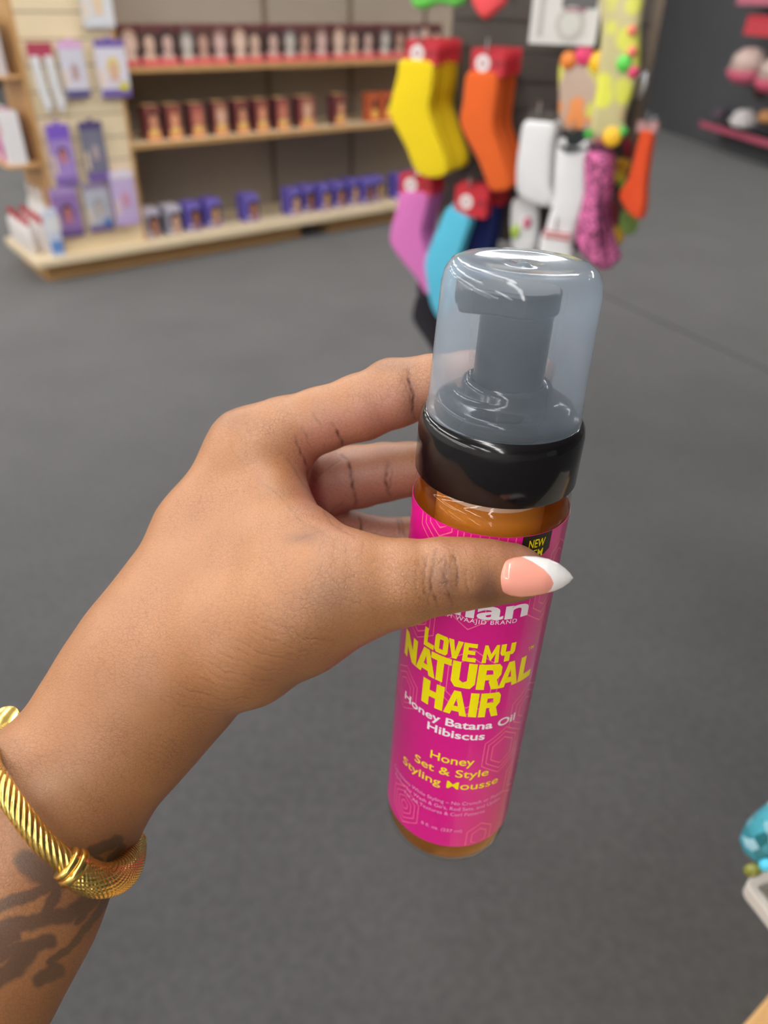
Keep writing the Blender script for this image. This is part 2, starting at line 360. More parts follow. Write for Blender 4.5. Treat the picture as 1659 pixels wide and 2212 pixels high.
b = MB(); b.lathe([(.024, .04), (.024, 1.7)], DARKM, 20, c=(0, .04, 0)); b.build('pole', fx)
b = MB(); b.box(-.15, .15, -.1, .2, .02, .05, DARKM); b.build('base', fx, bevel=.005)
for x in (-.12, .12):
    for y in (-.07, .17):
        b = MB(); b.lathe([(.012, 0), (.02, .004), (.02, .02), (.006, .022)], DARKM, 12, c=(x, y, 0)); b.build('foot', fx)
b = MB(); b.box(-.3, .306, -.022, .022, 1.75, 1.775, BROWN); b.build('top_trim', fx)

def knit(name, col, scale=350, bump=.6):
    m = mat(name, col, .85, sheen=.1, noise=.0)
    nt = m.node_tree; bs = nt.nodes['Principled BSDF']; tc = nt.nodes.new('ShaderNodeTexCoord')
    wv = nt.nodes.new('ShaderNodeTexWave'); wv.wave_type = 'BANDS'; wv.bands_direction = 'Z'; wv.inputs['Scale'].default_value = scale/6; wv.inputs['Distortion'].default_value = .6
    nt.links.new(tc.outputs['Object'], wv.inputs['Vector']); bp = nt.nodes.new('ShaderNodeBump'); bp.inputs['Strength'].default_value = bump; bp.inputs['Distance'].default_value = .004
    nt.links.new(wv.outputs['Fac'], bp.inputs['Height']); nt.links.new(bp.outputs[0], bs.inputs['Normal'])
    return m
def puff(b, pts, th, m, y0=0):
    """rounded cushion from a closed outline: outline inset front and back"""
    n = len(pts); c = np.mean(pts, 0); P = np.array(pts, float)
    def ring(k, y): return [(c[0]+(p[0]-c[0])*k, y, c[1]+(p[1]-c[1])*k) for p in P]
    # offset inward along the local normal rather than to the centre
    nx = np.roll(P, -1, 0)-np.roll(P, 1, 0); nn = np.stack([-nx[:, 1], nx[:, 0]], 1); nn /= np.linalg.norm(nn, axis=1)[:, None]
    area = .5*np.sum(P[:, 0]*np.roll(P[:, 1], -1)-np.roll(P[:, 0], -1)*P[:, 1])
    if area < 0: nn = -nn
    rings = []
    for off, y in ((th*.55, -th/2), (th*.18, -th*.4), (0, -.12*th), (0, .12*th), (th*.18, th*.4), (th*.55, th/2)):
        Q = P+nn*off; rings.append([(q[0], y+y0, q[1]) for q in Q])
    vs = [v for r in rings for v in r]; fs = []
    for j in range(5):
        for i in range(n): fs.append((j*n+i, j*n+(i+1) % n, (j+1)*n+(i+1) % n, (j+1)*n+i))
    fs.append(tuple(range(n))); fs.append(tuple(5*n+i for i in range(n-1, -1, -1)))
    b.add(vs, fs, m)
def smooth_poly(pts, k=4):
    P = np.array(pts, float); n = len(P); out = []
    for i in range(n):
        p0, p1, p2, p3 = P[i-1], P[i], P[(i+1) % n], P[(i+2) % n]
        for j in range(k):
            t = j/k; out.append(tuple(.5*((2*p1)+(-p0+p2)*t+(2*p0-5*p1+4*p2-p3)*t*t+(-p0+3*p1-3*p2+p3)*t**3)))
    return out
CARD = cmat((196, 44, 56)); CARDD = cmat((150, 40, 52)); WHITE = cmat((236, 232, 232))
def sock_pack(outline, col, name='sock_pack', card=(-.045, .045, 0, .06), tilt=0, emblem=True, cardcol=None, th=.013):
    e = empty(name)
    b = MB(); x0, x1, z0, z1 = card
    b.box(x0, x1, -.001, .001, z0, z1, cardcol or CARD)
    if emblem:
        b.disc(x0+(x1-x0)*.36, (z0+z1)/2-.002, .021, .021, -.001, WHITE)
        b.disc(x0+(x1-x0)*.36, (z0+z1)/2-.002, .011, .011, -.0016, cmat((205, 170, 172)))
        b.box(x0+(x1-x0)*.66, x1-.006, -.0016, 0, (z0+z1)/2-.008, (z0+z1)/2+.006, CARDD)
    b.build('header_card', e)
    b = MB(); puff(b, smooth_poly(outline), th, col, y0=0); o = b.build('sock', e, smooth=True)
    e.rotation_euler = (0, tilt, -RA)
    return e
def hook(s, z, t, lab=None):
    k = MB(); k.lathe([(.003, 0), (.003, t-.02), (.001, t-.017)], CHROME, 8, axis='y'); k.lathe([(.003, -.0), (.003, .03)], CHROME, 8, c=(0, t-.02, 0))
    o = k.build('peg_hook'); o.rotation_euler = (0, 0, PI-RA); o.location = rwp(s, .019, z)
    tag(o, 'peg hook carrying the '+' '.join((lab or 'pack').split()[:11]), 'hook', 'peg hooks on the slatwall stand'); return o
def run(proto, px, py, t0, n, step, labels, cat, group, jitter=.004):
    s, z = rp(px, py, t0); rz = proto.rotation_euler.copy()
    for i in range(n):
        o = proto if i == 0 else copy_tree(proto)
        o.location = rwp(s+random.uniform(-jitter, jitter), t0-i*step, z+random.uniform(-jitter, jitter)/2)
        o.rotation_euler = (rz[0], rz[1]+random.uniform(-.02, .02), rz[2])
        tag(o, labels % (ORD[i]), cat, group if n > 1 else None)
    return s, z
def outl(pts, ax, ay, t, s0=1):
    """pixel outline -> metres about the anchor, on the plane the pack hangs in"""
    s_, z_ = rp(ax, ay, t); r = []
    for (x, y) in pts:
        s1, z1 = rp(x, y, t); r.append((-(s1-s_), z1-z_))
    return r
def pack(name, pts, head, col, t, n, step, label, cat='socks', group=None, cardcol=None, emblem=True, th=.013, anchor=None):
    hx0, hy0, hx1, hy1 = head; ax, ay = (hx0+hx1)/2, hy0
    o = outl(pts, ax, ay, t); c = outl([(hx0, hy0), (hx1, hy1)], ax, ay, t)
    p = sock_pack(o, col, name, (c[0][0], c[1][0], c[1][1], c[0][1]), 0, emblem, cardcol, th)
    s, z = run(p, ax, ay, t, n, step, label, cat, group)
    hook(s, z-.006, t+.01, label.split(',')[0].replace('(%s)', '').replace('%s', ''))
    return p
Yc = knit('yellow_knit', (252, 220, 8)); Oc = knit('orange_knit', (240, 104, 32)); Pc = knit('pink_knit', (226, 122, 196)); Bc = knit('sky_knit', (96, 204, 236))
Nc = knit('navy_knit', (24, 40, 110)); Kc = knit('black_knit', (30, 24, 36)); Wc = knit('white_knit', (236, 236, 238), 200); Fz = mat('fuzzy_pink', (226, 120, 178), .9, bump=1, bscale=90); nt = Fz.node_tree
n_ = nt.nodes.new('ShaderNodeTexNoise'); n_.inputs['Scale'].default_value = 130; n_.inputs['Detail'].default_value = 1; tcn = nt.nodes.new('ShaderNodeTexCoord'); nt.links.new(tcn.outputs['Object'], n_.inputs['Vector'])
r_ = nt.nodes.new('ShaderNodeValToRGB'); r_.color_ramp.elements[0].position = .4; r_.color_ramp.elements[1].position = .6; r_.color_ramp.elements[0].color = lin((96, 44, 66)); r_.color_ramp.elements[1].color = lin((250, 130, 192)); nt.links.new(n_.outputs[0], r_.inputs[0]); nt.links.new(r_.outputs[0], nt.nodes['Principled BSDF'].inputs['Base Color']); Vc = knit('neon_orange_knit', (255, 92, 44))
pack('sock_pack', [(866, 132), (900, 128), (936, 138), (936, 190), (930, 232), (945, 285), (968, 350), (962, 378), (925, 382), (900, 366), (880, 318), (850, 262), (842, 236), (850, 205), (860, 160)], (878, 84, 944, 142), Yc, .25, 6, .036, 'bright yellow sock pack on the upper left hook, %s from the front', group='yellow sock packs on one hook')
pack('sock_pack', [(1012, 160), (1045, 156), (1078, 165), (1074, 230), (1072, 280), (1092, 340), (1108, 400), (1085, 412), (1062, 405), (1040, 350), (1008, 292), (998, 262), (1004, 220)], (1022, 104, 1088, 168), Oc, .25, 5, .034, 'orange sock pack right of the yellow ones, %s from the front', group='orange sock packs on one hook')
pack('sock_pack', [(866, 420), (895, 414), (928, 424), (920, 470), (914, 510), (930, 560), (950, 612), (944, 636), (920, 634), (900, 600), (868, 560), (846, 524), (848, 490), (860, 450)], (866, 374, 932, 426), Pc, .22, 4, .03, 'pink sock pack below the yellow ones, %s from the front', group='pink sock packs on one hook')
pack('sock_pack', [(968, 448), (992, 458), (1016, 476), (1000, 530), (985, 590), (975, 660), (955, 690), (935, 660), (924, 610), (920, 565), (935, 520), (952, 480)], (984, 398, 1048, 472), Bc, .24, 3, .03, 'sky blue sock pack hanging askew by the pink ones, %s from the front', group='sky blue sock packs on one hook')
pack('sock_pack', [(1022, 440), (1050, 440), (1072, 450), (1062, 520), (1050, 600), (1060, 660), (1030, 670), (1000, 600), (1005, 520)], (1030, 400, 1084, 446), Nc, .14, 4, .024, 'navy blue sock pack behind the sky blue ones, %s from the front', group='navy sock packs on one hook')
pack('sock_pack', [(900, 640), (925, 634), (945, 640), (945, 700), (952, 760), (942, 770), (915, 730), (890, 690), (892, 660)], (900, 610, 948, 642), Kc, .12, 3, .02, 'black sock pack hanging lowest, under the pink ones, %s from the front', group='black sock packs on one hook', cardcol=cmat((60, 30, 50)), emblem=False)
pack('sock_pack', [(1130, 266), (1160, 262), (1198, 272), (1192, 330), (1190, 400), (1196, 440), (1170, 446), (1122, 425), (1114, 380), (1120, 320)], (1140, 240, 1192, 268), Wc, .22, 3, .036, 'plain white sock pack in the middle of the stand, %s from the front', group='white sock packs on one hook', cardcol=BLACKP, emblem=False, th=.03)
pack('sock_pack', [(1206, 300), (1235, 318), (1268, 306), (1262, 380), (1262, 430), (1240, 490), (1228, 530), (1190, 540), (1175, 500), (1192, 430), (1196, 360)], (1222, 280, 1254, 322), Wc, .24, 2, .036, 'long white sock pack with small black tag, %s from the front', group='tagged white sock packs', cardcol=cmat((24, 34, 34)), emblem=False, th=.03)
sp = pack('sock_pack', [(1106, 430), (1140, 428), (1160, 440), (1160, 500), (1150, 540), (1110, 545), (1100, 490)], (1118, 418, 1150, 432), Wc, .16, 1, .02, 'white sock pack with lime and rose toe, below the plain white ones (%s)', cardcol=BLACKP, emblem=False, th=.03)
sp['label'] = 'white sock pack with lime and rose toe, below the plain white ones'
def patch_on(p, rect, col, y=-.02, name='printed_patch'):
    return None
for (px, py, rx, c, nm) in ((1112, 500, .014, (186, 214, 90), 'lime_toe'), (1138, 482, .012, (214, 110, 140), 'rose_toe')):
    s, z = rp(px, py, .18); q = rwp(s, .18, z); b = MB(); b.lathe([(0, -rx*1.6), (rx*.8, -rx), (rx, 0), (rx*.8, rx), (0, rx*1.6)], cmat(c, .8), 12); o = b.build(nm, sp, smooth=True)
    l = q-sp.location; l.rotate(Matrix.Rotation(RA, 3, 'Z')); o.location = l
sp = pack('sock_pack', [(1172, 500), (1200, 496), (1232, 504), (1236, 560), (1220, 600), (1180, 600), (1166, 550)], (1185, 488, 1220, 500), Wc, .25, 1, .02, 'white sock with red stripes just above the clear cap (%s)', cardcol=BLACKP, emblem=False, th=.03)
sp['label'] = 'white sock with thin red stripes just above the clear cap'
for yy in (508, 518):
    s0, z0 = rp(1172, yy-2, .27); s1, z1 = rp(1232, yy+2, .27); b = MB(); b.box(-(s0-s1)/2, (s0-s1)/2, -.002, .002, 0, .006, cmat((196, 90, 90))); o = b.build('red_stripe', sp)
    l = rwp((s0+s1)/2, .268, z1)-sp.location; l.rotate(Matrix.Rotation(RA, 3, 'Z')); o.location = l
pack('slipper_sock_pack', [(1262, 332), (1290, 326), (1318, 336), (1316, 400), (1308, 470), (1322, 540), (1330, 566), (1300, 582), (1270, 560), (1245, 520), (1250, 460), (1262, 400)], (1266, 308, 1316, 338), Fz, .24, 2, .048, 'fuzzy pink slipper socks right of the white socks, %s from the front', group='fuzzy pink packs', cardcol=cmat((90, 30, 66)), emblem=False, th=.04)
# neon orange sock hanging off the side
op = pack('sock_pack', [(1386, 286), (1400, 284), (1412, 292), (1404, 340), (1396, 400), (1394, 440), (1384, 474), (1360, 462), (1340, 430), (1344, 410), (1362, 380), (1374, 330)], (1380, 262, 1416, 290), Vc, .2, 2, .026, 'neon orange sock pack at the right edge of the stand, %s from the front', group='neon orange packs', cardcol=cmat((196, 150, 150)), emblem=False)
# multicolour packs beside it
for i, (pts, c, lab) in enumerate([
    ([(1330, 345), (1350, 342), (1362, 350), (1358, 372), (1334, 374)], (206, 156, 44), 'mustard yellow rolled sock beside the neon orange pack, upper'),
    ([(1322, 372), (1344, 368), (1352, 384), (1340, 396), (1324, 392)], (220, 200, 60), 'lemon yellow rolled sock under the mustard one'),
    ([(1334, 392), (1352, 388), (1356, 402), (1342, 410)], (84, 190, 80), 'small green rolled sock under the lemon yellow one'),
    ([(1342, 458), (1366, 462), (1380, 482), (1366, 506), (1340, 498)], (150, 190, 100), 'pale green rolled sock below the neon orange pack'),
    ([(1318, 490), (1344, 494), (1346, 520), (1322, 536), (1312, 512)], (218, 170, 44), 'amber yellow rolled sock lowest on the right of the stand'),
    ([(1316, 440), (1330, 436), (1334, 480), (1320, 486)], (140, 40, 48), 'dark red rolled sock beside the fuzzy pink pack'),
    ([(1346, 306), (1362, 300), (1366, 330), (1350, 342)], (150, 40, 56), 'dark red rolled sock above the mustard yellow one')]):
    cx_, cy_ = np.mean(pts, 0); o_ = outl(pts, cx_, cy_, .1); b = MB(); puff(b, smooth_poly(o_, 3), .02, knit('knit_%d' % i, c)); o = b.build('rolled_sock', smooth=True)
    s, z = rp(cx_, cy_, .1); o.location = rwp(s, .1, z); o.rotation_euler = (0, 0, -RA); tag(o, lab, 'socks', 'rolled socks at the right of the stand'); 
    if s > 0: hook(s, z+.005, .1, ' '.join(lab.split()[:6]))
for pts, c, lab in (([(884, -40), (900, -50), (1000, -50), (1008, 0), (985, 14), (950, 8), (925, 18), (895, 14)], (112, 214, 92), 'lime green sock toes cut off by the top of the frame'),
                    ([(1016, -60), (1090, -60), (1096, 0), (1080, 20), (1052, 42), (1034, 30), (1020, 0)], (240, 84, 88), 'coral red sock toe cut off by the top of the frame')):
    cx_, cy_ = np.mean(pts, 0); o_ = outl(pts, cx_, cy_, .24); b = MB(); puff(b, smooth_poly(o_, 3), .03, cmat(c, .8)); o = b.build('sock', smooth=True)
    s, z = rp(cx_, cy_, .24); o.location = rwp(s, .24, z); o.rotation_euler = (0, 0, -RA); tag(o, lab, 'socks'); hook(s, z, .24, ' '.join(lab.split()[:4]))
# white and grey accessory pack
s0, z1 = rp(1158, -60, .22); s1, z0 = rp(1284, 100, .22); W = s0-s1; H_ = z1-z0
b = MB(); b.box(-W/2, W/2, 0, .012, 0, H_, cmat((214, 210, 206))); b.box(-.01, W*.45, -.001, 0, H_*.52, H_, cmat((96, 94, 94))); b.disc(W*.1, H_*.3, W*.22, W*.22, -.001, cmat((186, 184, 176))); b.disc(W*.1, H_*.3, W*.15, W*.15, -.002, cmat((206, 204, 196)))
b.box(0, W*.3, -.0025, 0, H_*.47, H_*.52, cmat((160, 110, 122))); b.box(-W*.38, -W*.3, -.001, 0, H_*.1, H_*.95, cmat((180, 174, 170)))
o = b.build('accessory_pack'); o.location = rwp((s0+s1)/2, .22, z0); o.rotation_euler = (0, 0, -RA); tag(o, 'white card pack with a grey ring and dark panel, top of the stand', 'pack'); hook((s0+s1)/2, z0+H_*.9, .21, 'white card pack')
# clear bags with citrus print
def bagmat(i):
    m = bpy.data.materials.new('clear_bag_%d' % i); m.use_nodes = True; nt = m.node_tree; bs = nt.nodes['Principled BSDF']; bs.inputs['Roughness'].default_value = .2
    tc = nt.nodes.new('ShaderNodeTexCoord'); vo = nt.nodes.new('ShaderNodeTexVoronoi'); vo.inputs['Scale'].default_value = 16; vo.inputs['Randomness'].default_value = .8
    nt.links.new(tc.outputs['Object'], vo.inputs['Vector']); rpn = nt.nodes.new('ShaderNodeValToRGB'); rpn.color_ramp.interpolation = 'EASE'
    e = rpn.color_ramp.elements; e[0].position = .35; e[0].color = (1, 1, 1, 1); e[1].position = .55; e[1].color = (0, 0, 0, 1); nt.links.new(vo.outputs['Distance'], rpn.inputs[0])
    hue = nt.nodes.new('ShaderNodeValToRGB'); hue.color_ramp.interpolation = 'CONSTANT'; h = hue.color_ramp.elements; h[0].color = lin((222, 222, 96)); h[1].position = .62; h[1].color = lin((236, 150, 90)) if i == 0 else lin((226, 226, 90))
    n3 = h.new(.85); n3.color = lin((232, 104, 120))
    sp_ = nt.nodes.new('ShaderNodeSeparateColor'); nt.links.new(vo.outputs['Color'], sp_.inputs[0]); nt.links.new(sp_.outputs[0], hue.inputs[0])
    mx = nt.nodes.new('ShaderNodeMixRGB'); mx.inputs[1].default_value = lin((188, 164, 148) if i == 0 else (200, 190, 140)); nt.links.new(rpn.outputs[0], mx.inputs[0]); nt.links.new(hue.outputs[0], mx.inputs[2]); nt.links.new(mx.outputs[0], bs.inputs['Base Color'])
    return m
for i, (pts, t, lab, heads) in enumerate([
    ([(1212, 130), (1250, 118), (1330, 118), (1338, 200), (1332, 280), (1300, 288), (1216, 280), (1208, 200)], .19, 'clear bag of citrus print stockings under the white card pack', [(1228, 130, .022, (240, 140, 60)), (1262, 118, .026, (236, 70, 120)), (1292, 134, .026, (250, 200, 40))]),
    ([(1296, -60), (1392, -60), (1384, 60), (1380, 160), (1352, 250), (1348, 296), (1318, 312), (1276, 298), (1290, 180), (1300, 60)], .23, 'tall yellow citrus print bag right of the white card pack', [(1348, 138, .02, (98, 214, 86)), (1368, 156, .014, (226, 74, 116)), (1366, 112, .012, (240, 120, 110)), (1366, 66, .012, (240, 130, 110)), (1322, 296, .026, (250, 196, 50)), (1272, 290, .012, (70, 180, 70)), (1346, 284, .012, (90, 190, 80))])]):
    cx_, cy_ = np.mean(pts, 0); e = empty('stocking_bag'); s, z = rp(cx_, cy_, t); e.location = rwp(s, t, z); e.rotation_euler = (0, 0, -RA); tag(e, lab, 'bag')
    b = MB(); puff(b, smooth_poly(outl(pts, cx_, cy_, t), 4), .03, bagmat(i)); b.build('pouch', e, smooth=True)
    for (hx, hy, r, c) in heads:
        s1, z1 = rp(hx, hy, t+.018); b = MB(); b.lathe([(0, -.006), (r*.8, -.004), (r, 0), (r*.8, .004), (0, .006)], cmat(c), 16, axis='y', c=(-(s1-s), -.018, z1-z)); b.build('fruit_print', e, smooth=True)
    hook(s, z+.03, t-.01, ' '.join(lab.split()[:6]))
# silver clip at the trim
s, z = rp(1382, 185, .12); b = MB(); puff(b, smooth_poly([(-.012, -.03), (.006, -.034), (.022, .0), (.014, .034), (-.004, .02)], 3), .012, CHROME)
o = b.build('metal_clip', smooth=True); o.location = rwp(s, .12, z); o.rotation_euler = (0, 0, -RA); tag(o, 'shiny silver clip hanging beside the brown trim', 'clip')
hook(s, z+.01, .12, 'silver clip')

# ------------------------------------------------------------------ far wall accessories
wn = np.array([rd[1], -rd[0], 0]);  wn = -wn if wn@(-r1) < 0 else wn
WANG = math.atan2(-wn[0], wn[1])+PI
def wp(px, py, t):
    d = ray(px, py); q = (r1+wn*t)-CAM0; k = (q@wn)/(d@wn); return Vector(CAM0+d*k)
def wobj(name, px0, py0, px1, py1, col, lab, cat, shape='box', t=.3, dep=.05, group=None, col2=None):
    A, B, C_ = wp(px0, py0, t), wp(px1, py0, t), wp(px0, py1, t); W = (Vector((B.x, B.y, 0))-Vector((A.x, A.y, 0))).length; H_ = A.z-C_.z
    M_ = wp((px0+px1)/2, py1, t); b = MB()
    if shape == 'box':
        b.box(-W/2, W/2, -dep/2, dep/2, 0, H_*.75, cmat(col)); b.box(-W/2+.01, W/2-.01, -dep/2, dep/2, H_*.75, H_, cmat(col2 or col))
    else:
        m1, m2 = cmat(col), cmat(col2 or col); r = W/2
        b.lathe([(0, 0), (r*.7, r*.15), (r, r*.6), (r*.9, H_*.4)], m2, 16); b.lathe([(r*.9, H_*.4), (r*.75, H_*.8), (r*.4, H_*.97), (0, H_)], m1, 16)
    b.box(-.006, .006, -.01, t-.012, H_*.8, H_*.8+.012, CHROME)
    o = b.build(name, smooth=(shape != 'box')); o.location = M_; o.rotation_euler = (0, 0, WROT); tag(o, lab, cat, group); return o
WROT = math.atan2(rd[1], rd[0]) if True else 0
_t = Matrix.Rotation(WROT, 3, 'Z')@Vector((0, 1, 0))
if _t.x*wn[0]+_t.y*wn[1] > 0: WROT += PI
wobj('header_box', 1592, -60, 1700, 12, (220, 130, 150), 'pink boxed product cut off at the top right, on the far dark wall', 'box')
wobj('header_box', 1606, 36, 1720, 80, (226, 84, 92), 'red header box high on the far dark wall', 'box', col2=(214, 70, 84))
wobj('brush', 1582, 102, 1630, 184, (226, 200, 190), 'cream and pink brush hanging below the red header box', 'brush', 'r', group='brushes on the far wall', col2=(226, 110, 136))
wobj('brush', 1640, 120, 1690, 205, (214, 190, 180), 'cream and pink brush cut off by the right edge of the frame', 'brush', 'r', group='brushes on the far wall', col2=(228, 100, 130))
wobj('comb', 1625, 130, 1637, 208, (96, 74, 60), 'brown comb hanging between the two cream and pink brushes', 'comb', dep=.02, t=.06)
wobj('powder_puff', 1584, 234, 1620, 280, (226, 222, 222), 'white round puff above the pink shelf edge', 'puff', 'r')
wobj('hair_ring', 1640, 236, 1666, 268, (196, 140, 90), 'tan ring hanging by the right edge of the frame', 'ring', 'r')
A, B = wp(1540, 262, .15), wp(1700, 318, .15); L = (Vector((B.x, B.y, 0))-Vector((A.x, A.y, 0))).length
b = MB(); b.box(-L/2, L/2, -.15, .15, -.03, 0, cmat((40, 36, 40))); b.box(-L/2, L/2, -.16, -.15, -.035, .03, cmat((196, 96, 118)))
o = b.build('wall_shelf'); o.location = ((A.x+B.x)/2, (A.y+B.y)/2, (A.z+B.z)/2); o.rotation_euler = (0, 0, WROT); tag(o, 'dark wall shelf with a pink front edge on the far wall', 'shelf')
wobj('small_jar', 1543, 232, 1562, 256, (110, 92, 104), 'small mauve jar at the left end of the pink-edged shelf', 'jar', 'r', t=.15)

# ------------------------------------------------------------------ near display corner, lower right
TR = cw(pz(1604, 1902, .52)); tz = TR.z
d1 = floorpt(1659, 1836, tz)-np.array(TR); d2 = floorpt(1659, 1972, tz)-np.array(TR)
d1 = Vector(nrm(d1)); d2 = Vector(nrm(d2)); ang = math.atan2(d2.y, d2.x)
e = empty('display_shelf', (TR.x, TR.y, 0), ang); tag(e, 'grey plastic tray corner on a stand, at the lower right edge of the frame', 'display shelf')
tz_ = TR.z-cw(pz(1612, 2206, .62)).z; L1, L2 = .42, .30
GREY = mat('grey_plastic', (150, 144, 134), .35); GREYL = mat('pale_rim', (190, 182, 174), .3)
def rrect(w_, h_, r, n=6, in_=0):
    P = []
    for (cx_, cy_, a0) in ((w_-r, r, -PI/2), (w_-r, h_-r, 0), (r, h_-r, PI/2), (r, r, PI)):
        for i in range(n+1):
            a = a0+PI/2*i/n; P.append((cx_+(r-in_)*math.cos(a), cy_+(r-in_)*math.sin(a)))
    return P
P0 = rrect(L2, L1, .008); P1 = rrect(L2, L1, .0085, in_=.007); n = len(P0)
b = MB(); b.add([(x, y, tz_-.012) for x, y in P0]+[(x, y, tz_) for x, y in P0]+[(x, y, tz_) for x, y in P1]+[(x, y, tz_-.009) for x, y in P1],
                [((k)*n+i, (k)*n+(i+1) % n, (k+1)*n+(i+1) % n, (k+1)*n+i) for k in range(3) for i in range(n)]+[tuple(range(n))], GREYL)
b.build('tray_rim', e, bevel=.001)
b = MB(); b.add([(x, y, tz_-.0088) for x, y in P1], [tuple(range(n))], GREY); b.build('tray_base', e)
w0 = cw(pz(1612, 2206, .62)); e.location.z = w0.z; tz_ = tz_
b = MB(); b.box(L2-.08, L2-.04, .2, .24, .012, tz_-.0125, DARKM); b.build('post', e)
b = MB(); b.box(L2-.12, L2, .16, .28, 0.0005, .0125, DARKM); b.build('foot_plate', e)
w1 = floorpt(1659, 2152, w0.z); a2 = math.atan2(w1[1]-w0.y, w1[0]-w0.x)
b = MB(); b.box(-.5, .6, -.4, 0, w0.z-.03, w0.z, EDGE); b.box(-.02, .58, -.38, -.02, 0, w0.z-.03, WOOD)
o = b.build('wooden_counter', bevel=.003); o.location = (w0.x, w0.y, 0); o.rotation_euler = (0, 0, a2); tag(o, 'light wood counter corner just showing at the bottom right', 'counter')
# teal bag
TEAL = mat('teal_film', (90, 170, 180), .2, bump=1, bscale=120); nt = TEAL.node_tree
vo = nt.nodes.new('ShaderNodeTexVoronoi'); vo.inputs['Scale'].default_value = 110; tcn = nt.nodes.new('ShaderNodeTexCoord'); nt.links.new(tcn.outputs['Object'], vo.inputs['Vector'])
sc_ = nt.nodes.new('ShaderNodeSeparateColor'); nt.links.new(vo.outputs['Color'], sc_.inputs[0]); cr_ = nt.nodes.new('ShaderNodeValToRGB'); nt.links.new(sc_.outputs[0], cr_.inputs[0])
cr_.color_ramp.elements[0].color = lin((30, 92, 96)); cr_.color_ramp.elements[1].color = lin((190, 210, 216)); e_ = cr_.color_ramp.elements.new(.5); e_.color = lin((70, 150, 166)); nt.links.new(cr_.outputs[0], nt.nodes['Principled BSDF'].inputs['Base Color'])
e2 = empty('gift_bag', tuple(cw(pz(1665, 1800, .50)))); tag(e2, 'shiny teal wrapped bag with yellow spots above the grey tray corner', 'bag')
pts = smooth_poly([(-.016, -.012), (-.006, .022), (.012, .04), (.05, .04), (.05, -.03), (0, -.026)], 4)
b = MB(); puff(b, pts, .03, TEAL); o = b.build('wrapping', e2, smooth=True)
for x, z, c in ((-.001, .004, (214, 190, 60)), (-.012, -.02, (120, 120, 50)), (-.004, -.013, (80, 190, 220)), (-.006, .016, (170, 200, 214)), (.006, .026, (190, 205, 214))):
    b = MB(); b.lathe([(0, -.004), (.0055, -.002), (.006, .0), (.0055, .002), (0, .004)], cmat(c, .3), 12, axis='y', c=(x, -.015, z)); b.build('spot', e2, smooth=True)

# ================================================================== BOTTLE
BC = np.array([.0265, .1161, .3068]); BA = nrm((.05329538, -.86123987, -.50539636))
BX = np.array([1., 0, 0]); BX = nrm(BX-BA*(BX@BA)); BF = np.cross(BX, BA); BF = -BF if BF[2] > 0 else BF
base_h = -.0138
bot = empty('mousse_bottle')
R3 = M3@np.stack([BX, -BF, BA], 1)
mb = Matrix([list(R3[i])+[0] for i in range(3)]+[[0, 0, 0, 1]]); mb.translation = cw(BC)
bot.matrix_world = mb
tag(bot, 'tall magenta-labelled foaming hair mousse bottle with clear cap, held in a hand', 'bottle')
PET = bpy.data.materials.new('clear_pet'); PET.use_nodes = True; nt = PET.node_tree; nt.nodes.clear()
def shell(nt, tint, gl_rough, extra=None, fmul=1.0, ior=1.45):
    o = nt.nodes.new('ShaderNodeOutputMaterial'); tr = nt.nodes.new('ShaderNodeBsdfTransparent'); tr.inputs[0].default_value = tint+(1,)
    gl = nt.nodes.new('ShaderNodeBsdfGlossy'); gl.inputs['Roughness'].default_value = gl_rough; fr = nt.nodes.new('ShaderNodeLayerWeight'); fr.inputs[0].default_value = .5
    pw = nt.nodes.new('ShaderNodeMath'); pw.operation = 'POWER'; pw.inputs[1].default_value = 4.2; nt.links.new(fr.outputs['Facing'], pw.inputs[0])
    mu = nt.nodes.new('ShaderNodeMath'); mu.operation = 'MULTIPLY_ADD'; mu.inputs[1].default_value = .9*fmul; mu.inputs[2].default_value = ((ior-1)/(ior+1))**2*fmul; mu.use_clamp = True; nt.links.new(pw.outputs[0], mu.inputs[0])
    base = tr.outputs[0]
    if extra: base = extra(nt, tr)
    mx = nt.nodes.new('ShaderNodeMixShader'); nt.links.new(mu.outputs[0], mx.inputs[0]); nt.links.new(base, mx.inputs[1]); nt.links.new(gl.outputs[0], mx.inputs[2]); nt.links.new(mx.outputs[0], o.inputs[0])
shell(nt, (.98, .96, .93), .02, fmul=.7)
FROST = bpy.data.materials.new('frosted_cap'); FROST.use_nodes = True; nt = FROST.node_tree; nt.nodes.clear()
def haze(nt, tr):
    df = nt.nodes.new('ShaderNodeBsdfDiffuse'); df.inputs[0].default_value = (.74, .87, 1, 1); tl = nt.nodes.new('ShaderNodeBsdfTranslucent'); tl.inputs[0].default_value = (.74, .87, 1, 1)
    m1 = nt.nodes.new('ShaderNodeMixShader'); m1.inputs[0].default_value = .7; nt.links.new(df.outputs[0], m1.inputs[1]); nt.links.new(tl.outputs[0], m1.inputs[2])
    # thicker along the line of sight towards the rims: a thin clouded wall looks denser at grazing angles
    lw = nt.nodes.new('ShaderNodeLayerWeight'); lw.inputs[0].default_value = .35
    mr = nt.nodes.new('ShaderNodeMapRange'); mr.inputs[3].default_value = .22; mr.inputs[4].default_value = .66; nt.links.new(lw.outputs['Facing'], mr.inputs[0])
    m2 = nt.nodes.new('ShaderNodeMixShader'); nt.links.new(mr.outputs[0], m2.inputs[0]); nt.links.new(tr.outputs[0], m2.inputs[1]); nt.links.new(m1.outputs[0], m2.inputs[2])
    return m2.outputs[0]
shell(nt, (.97, .98, 1.0), .06, haze, 1.0, 1.4)
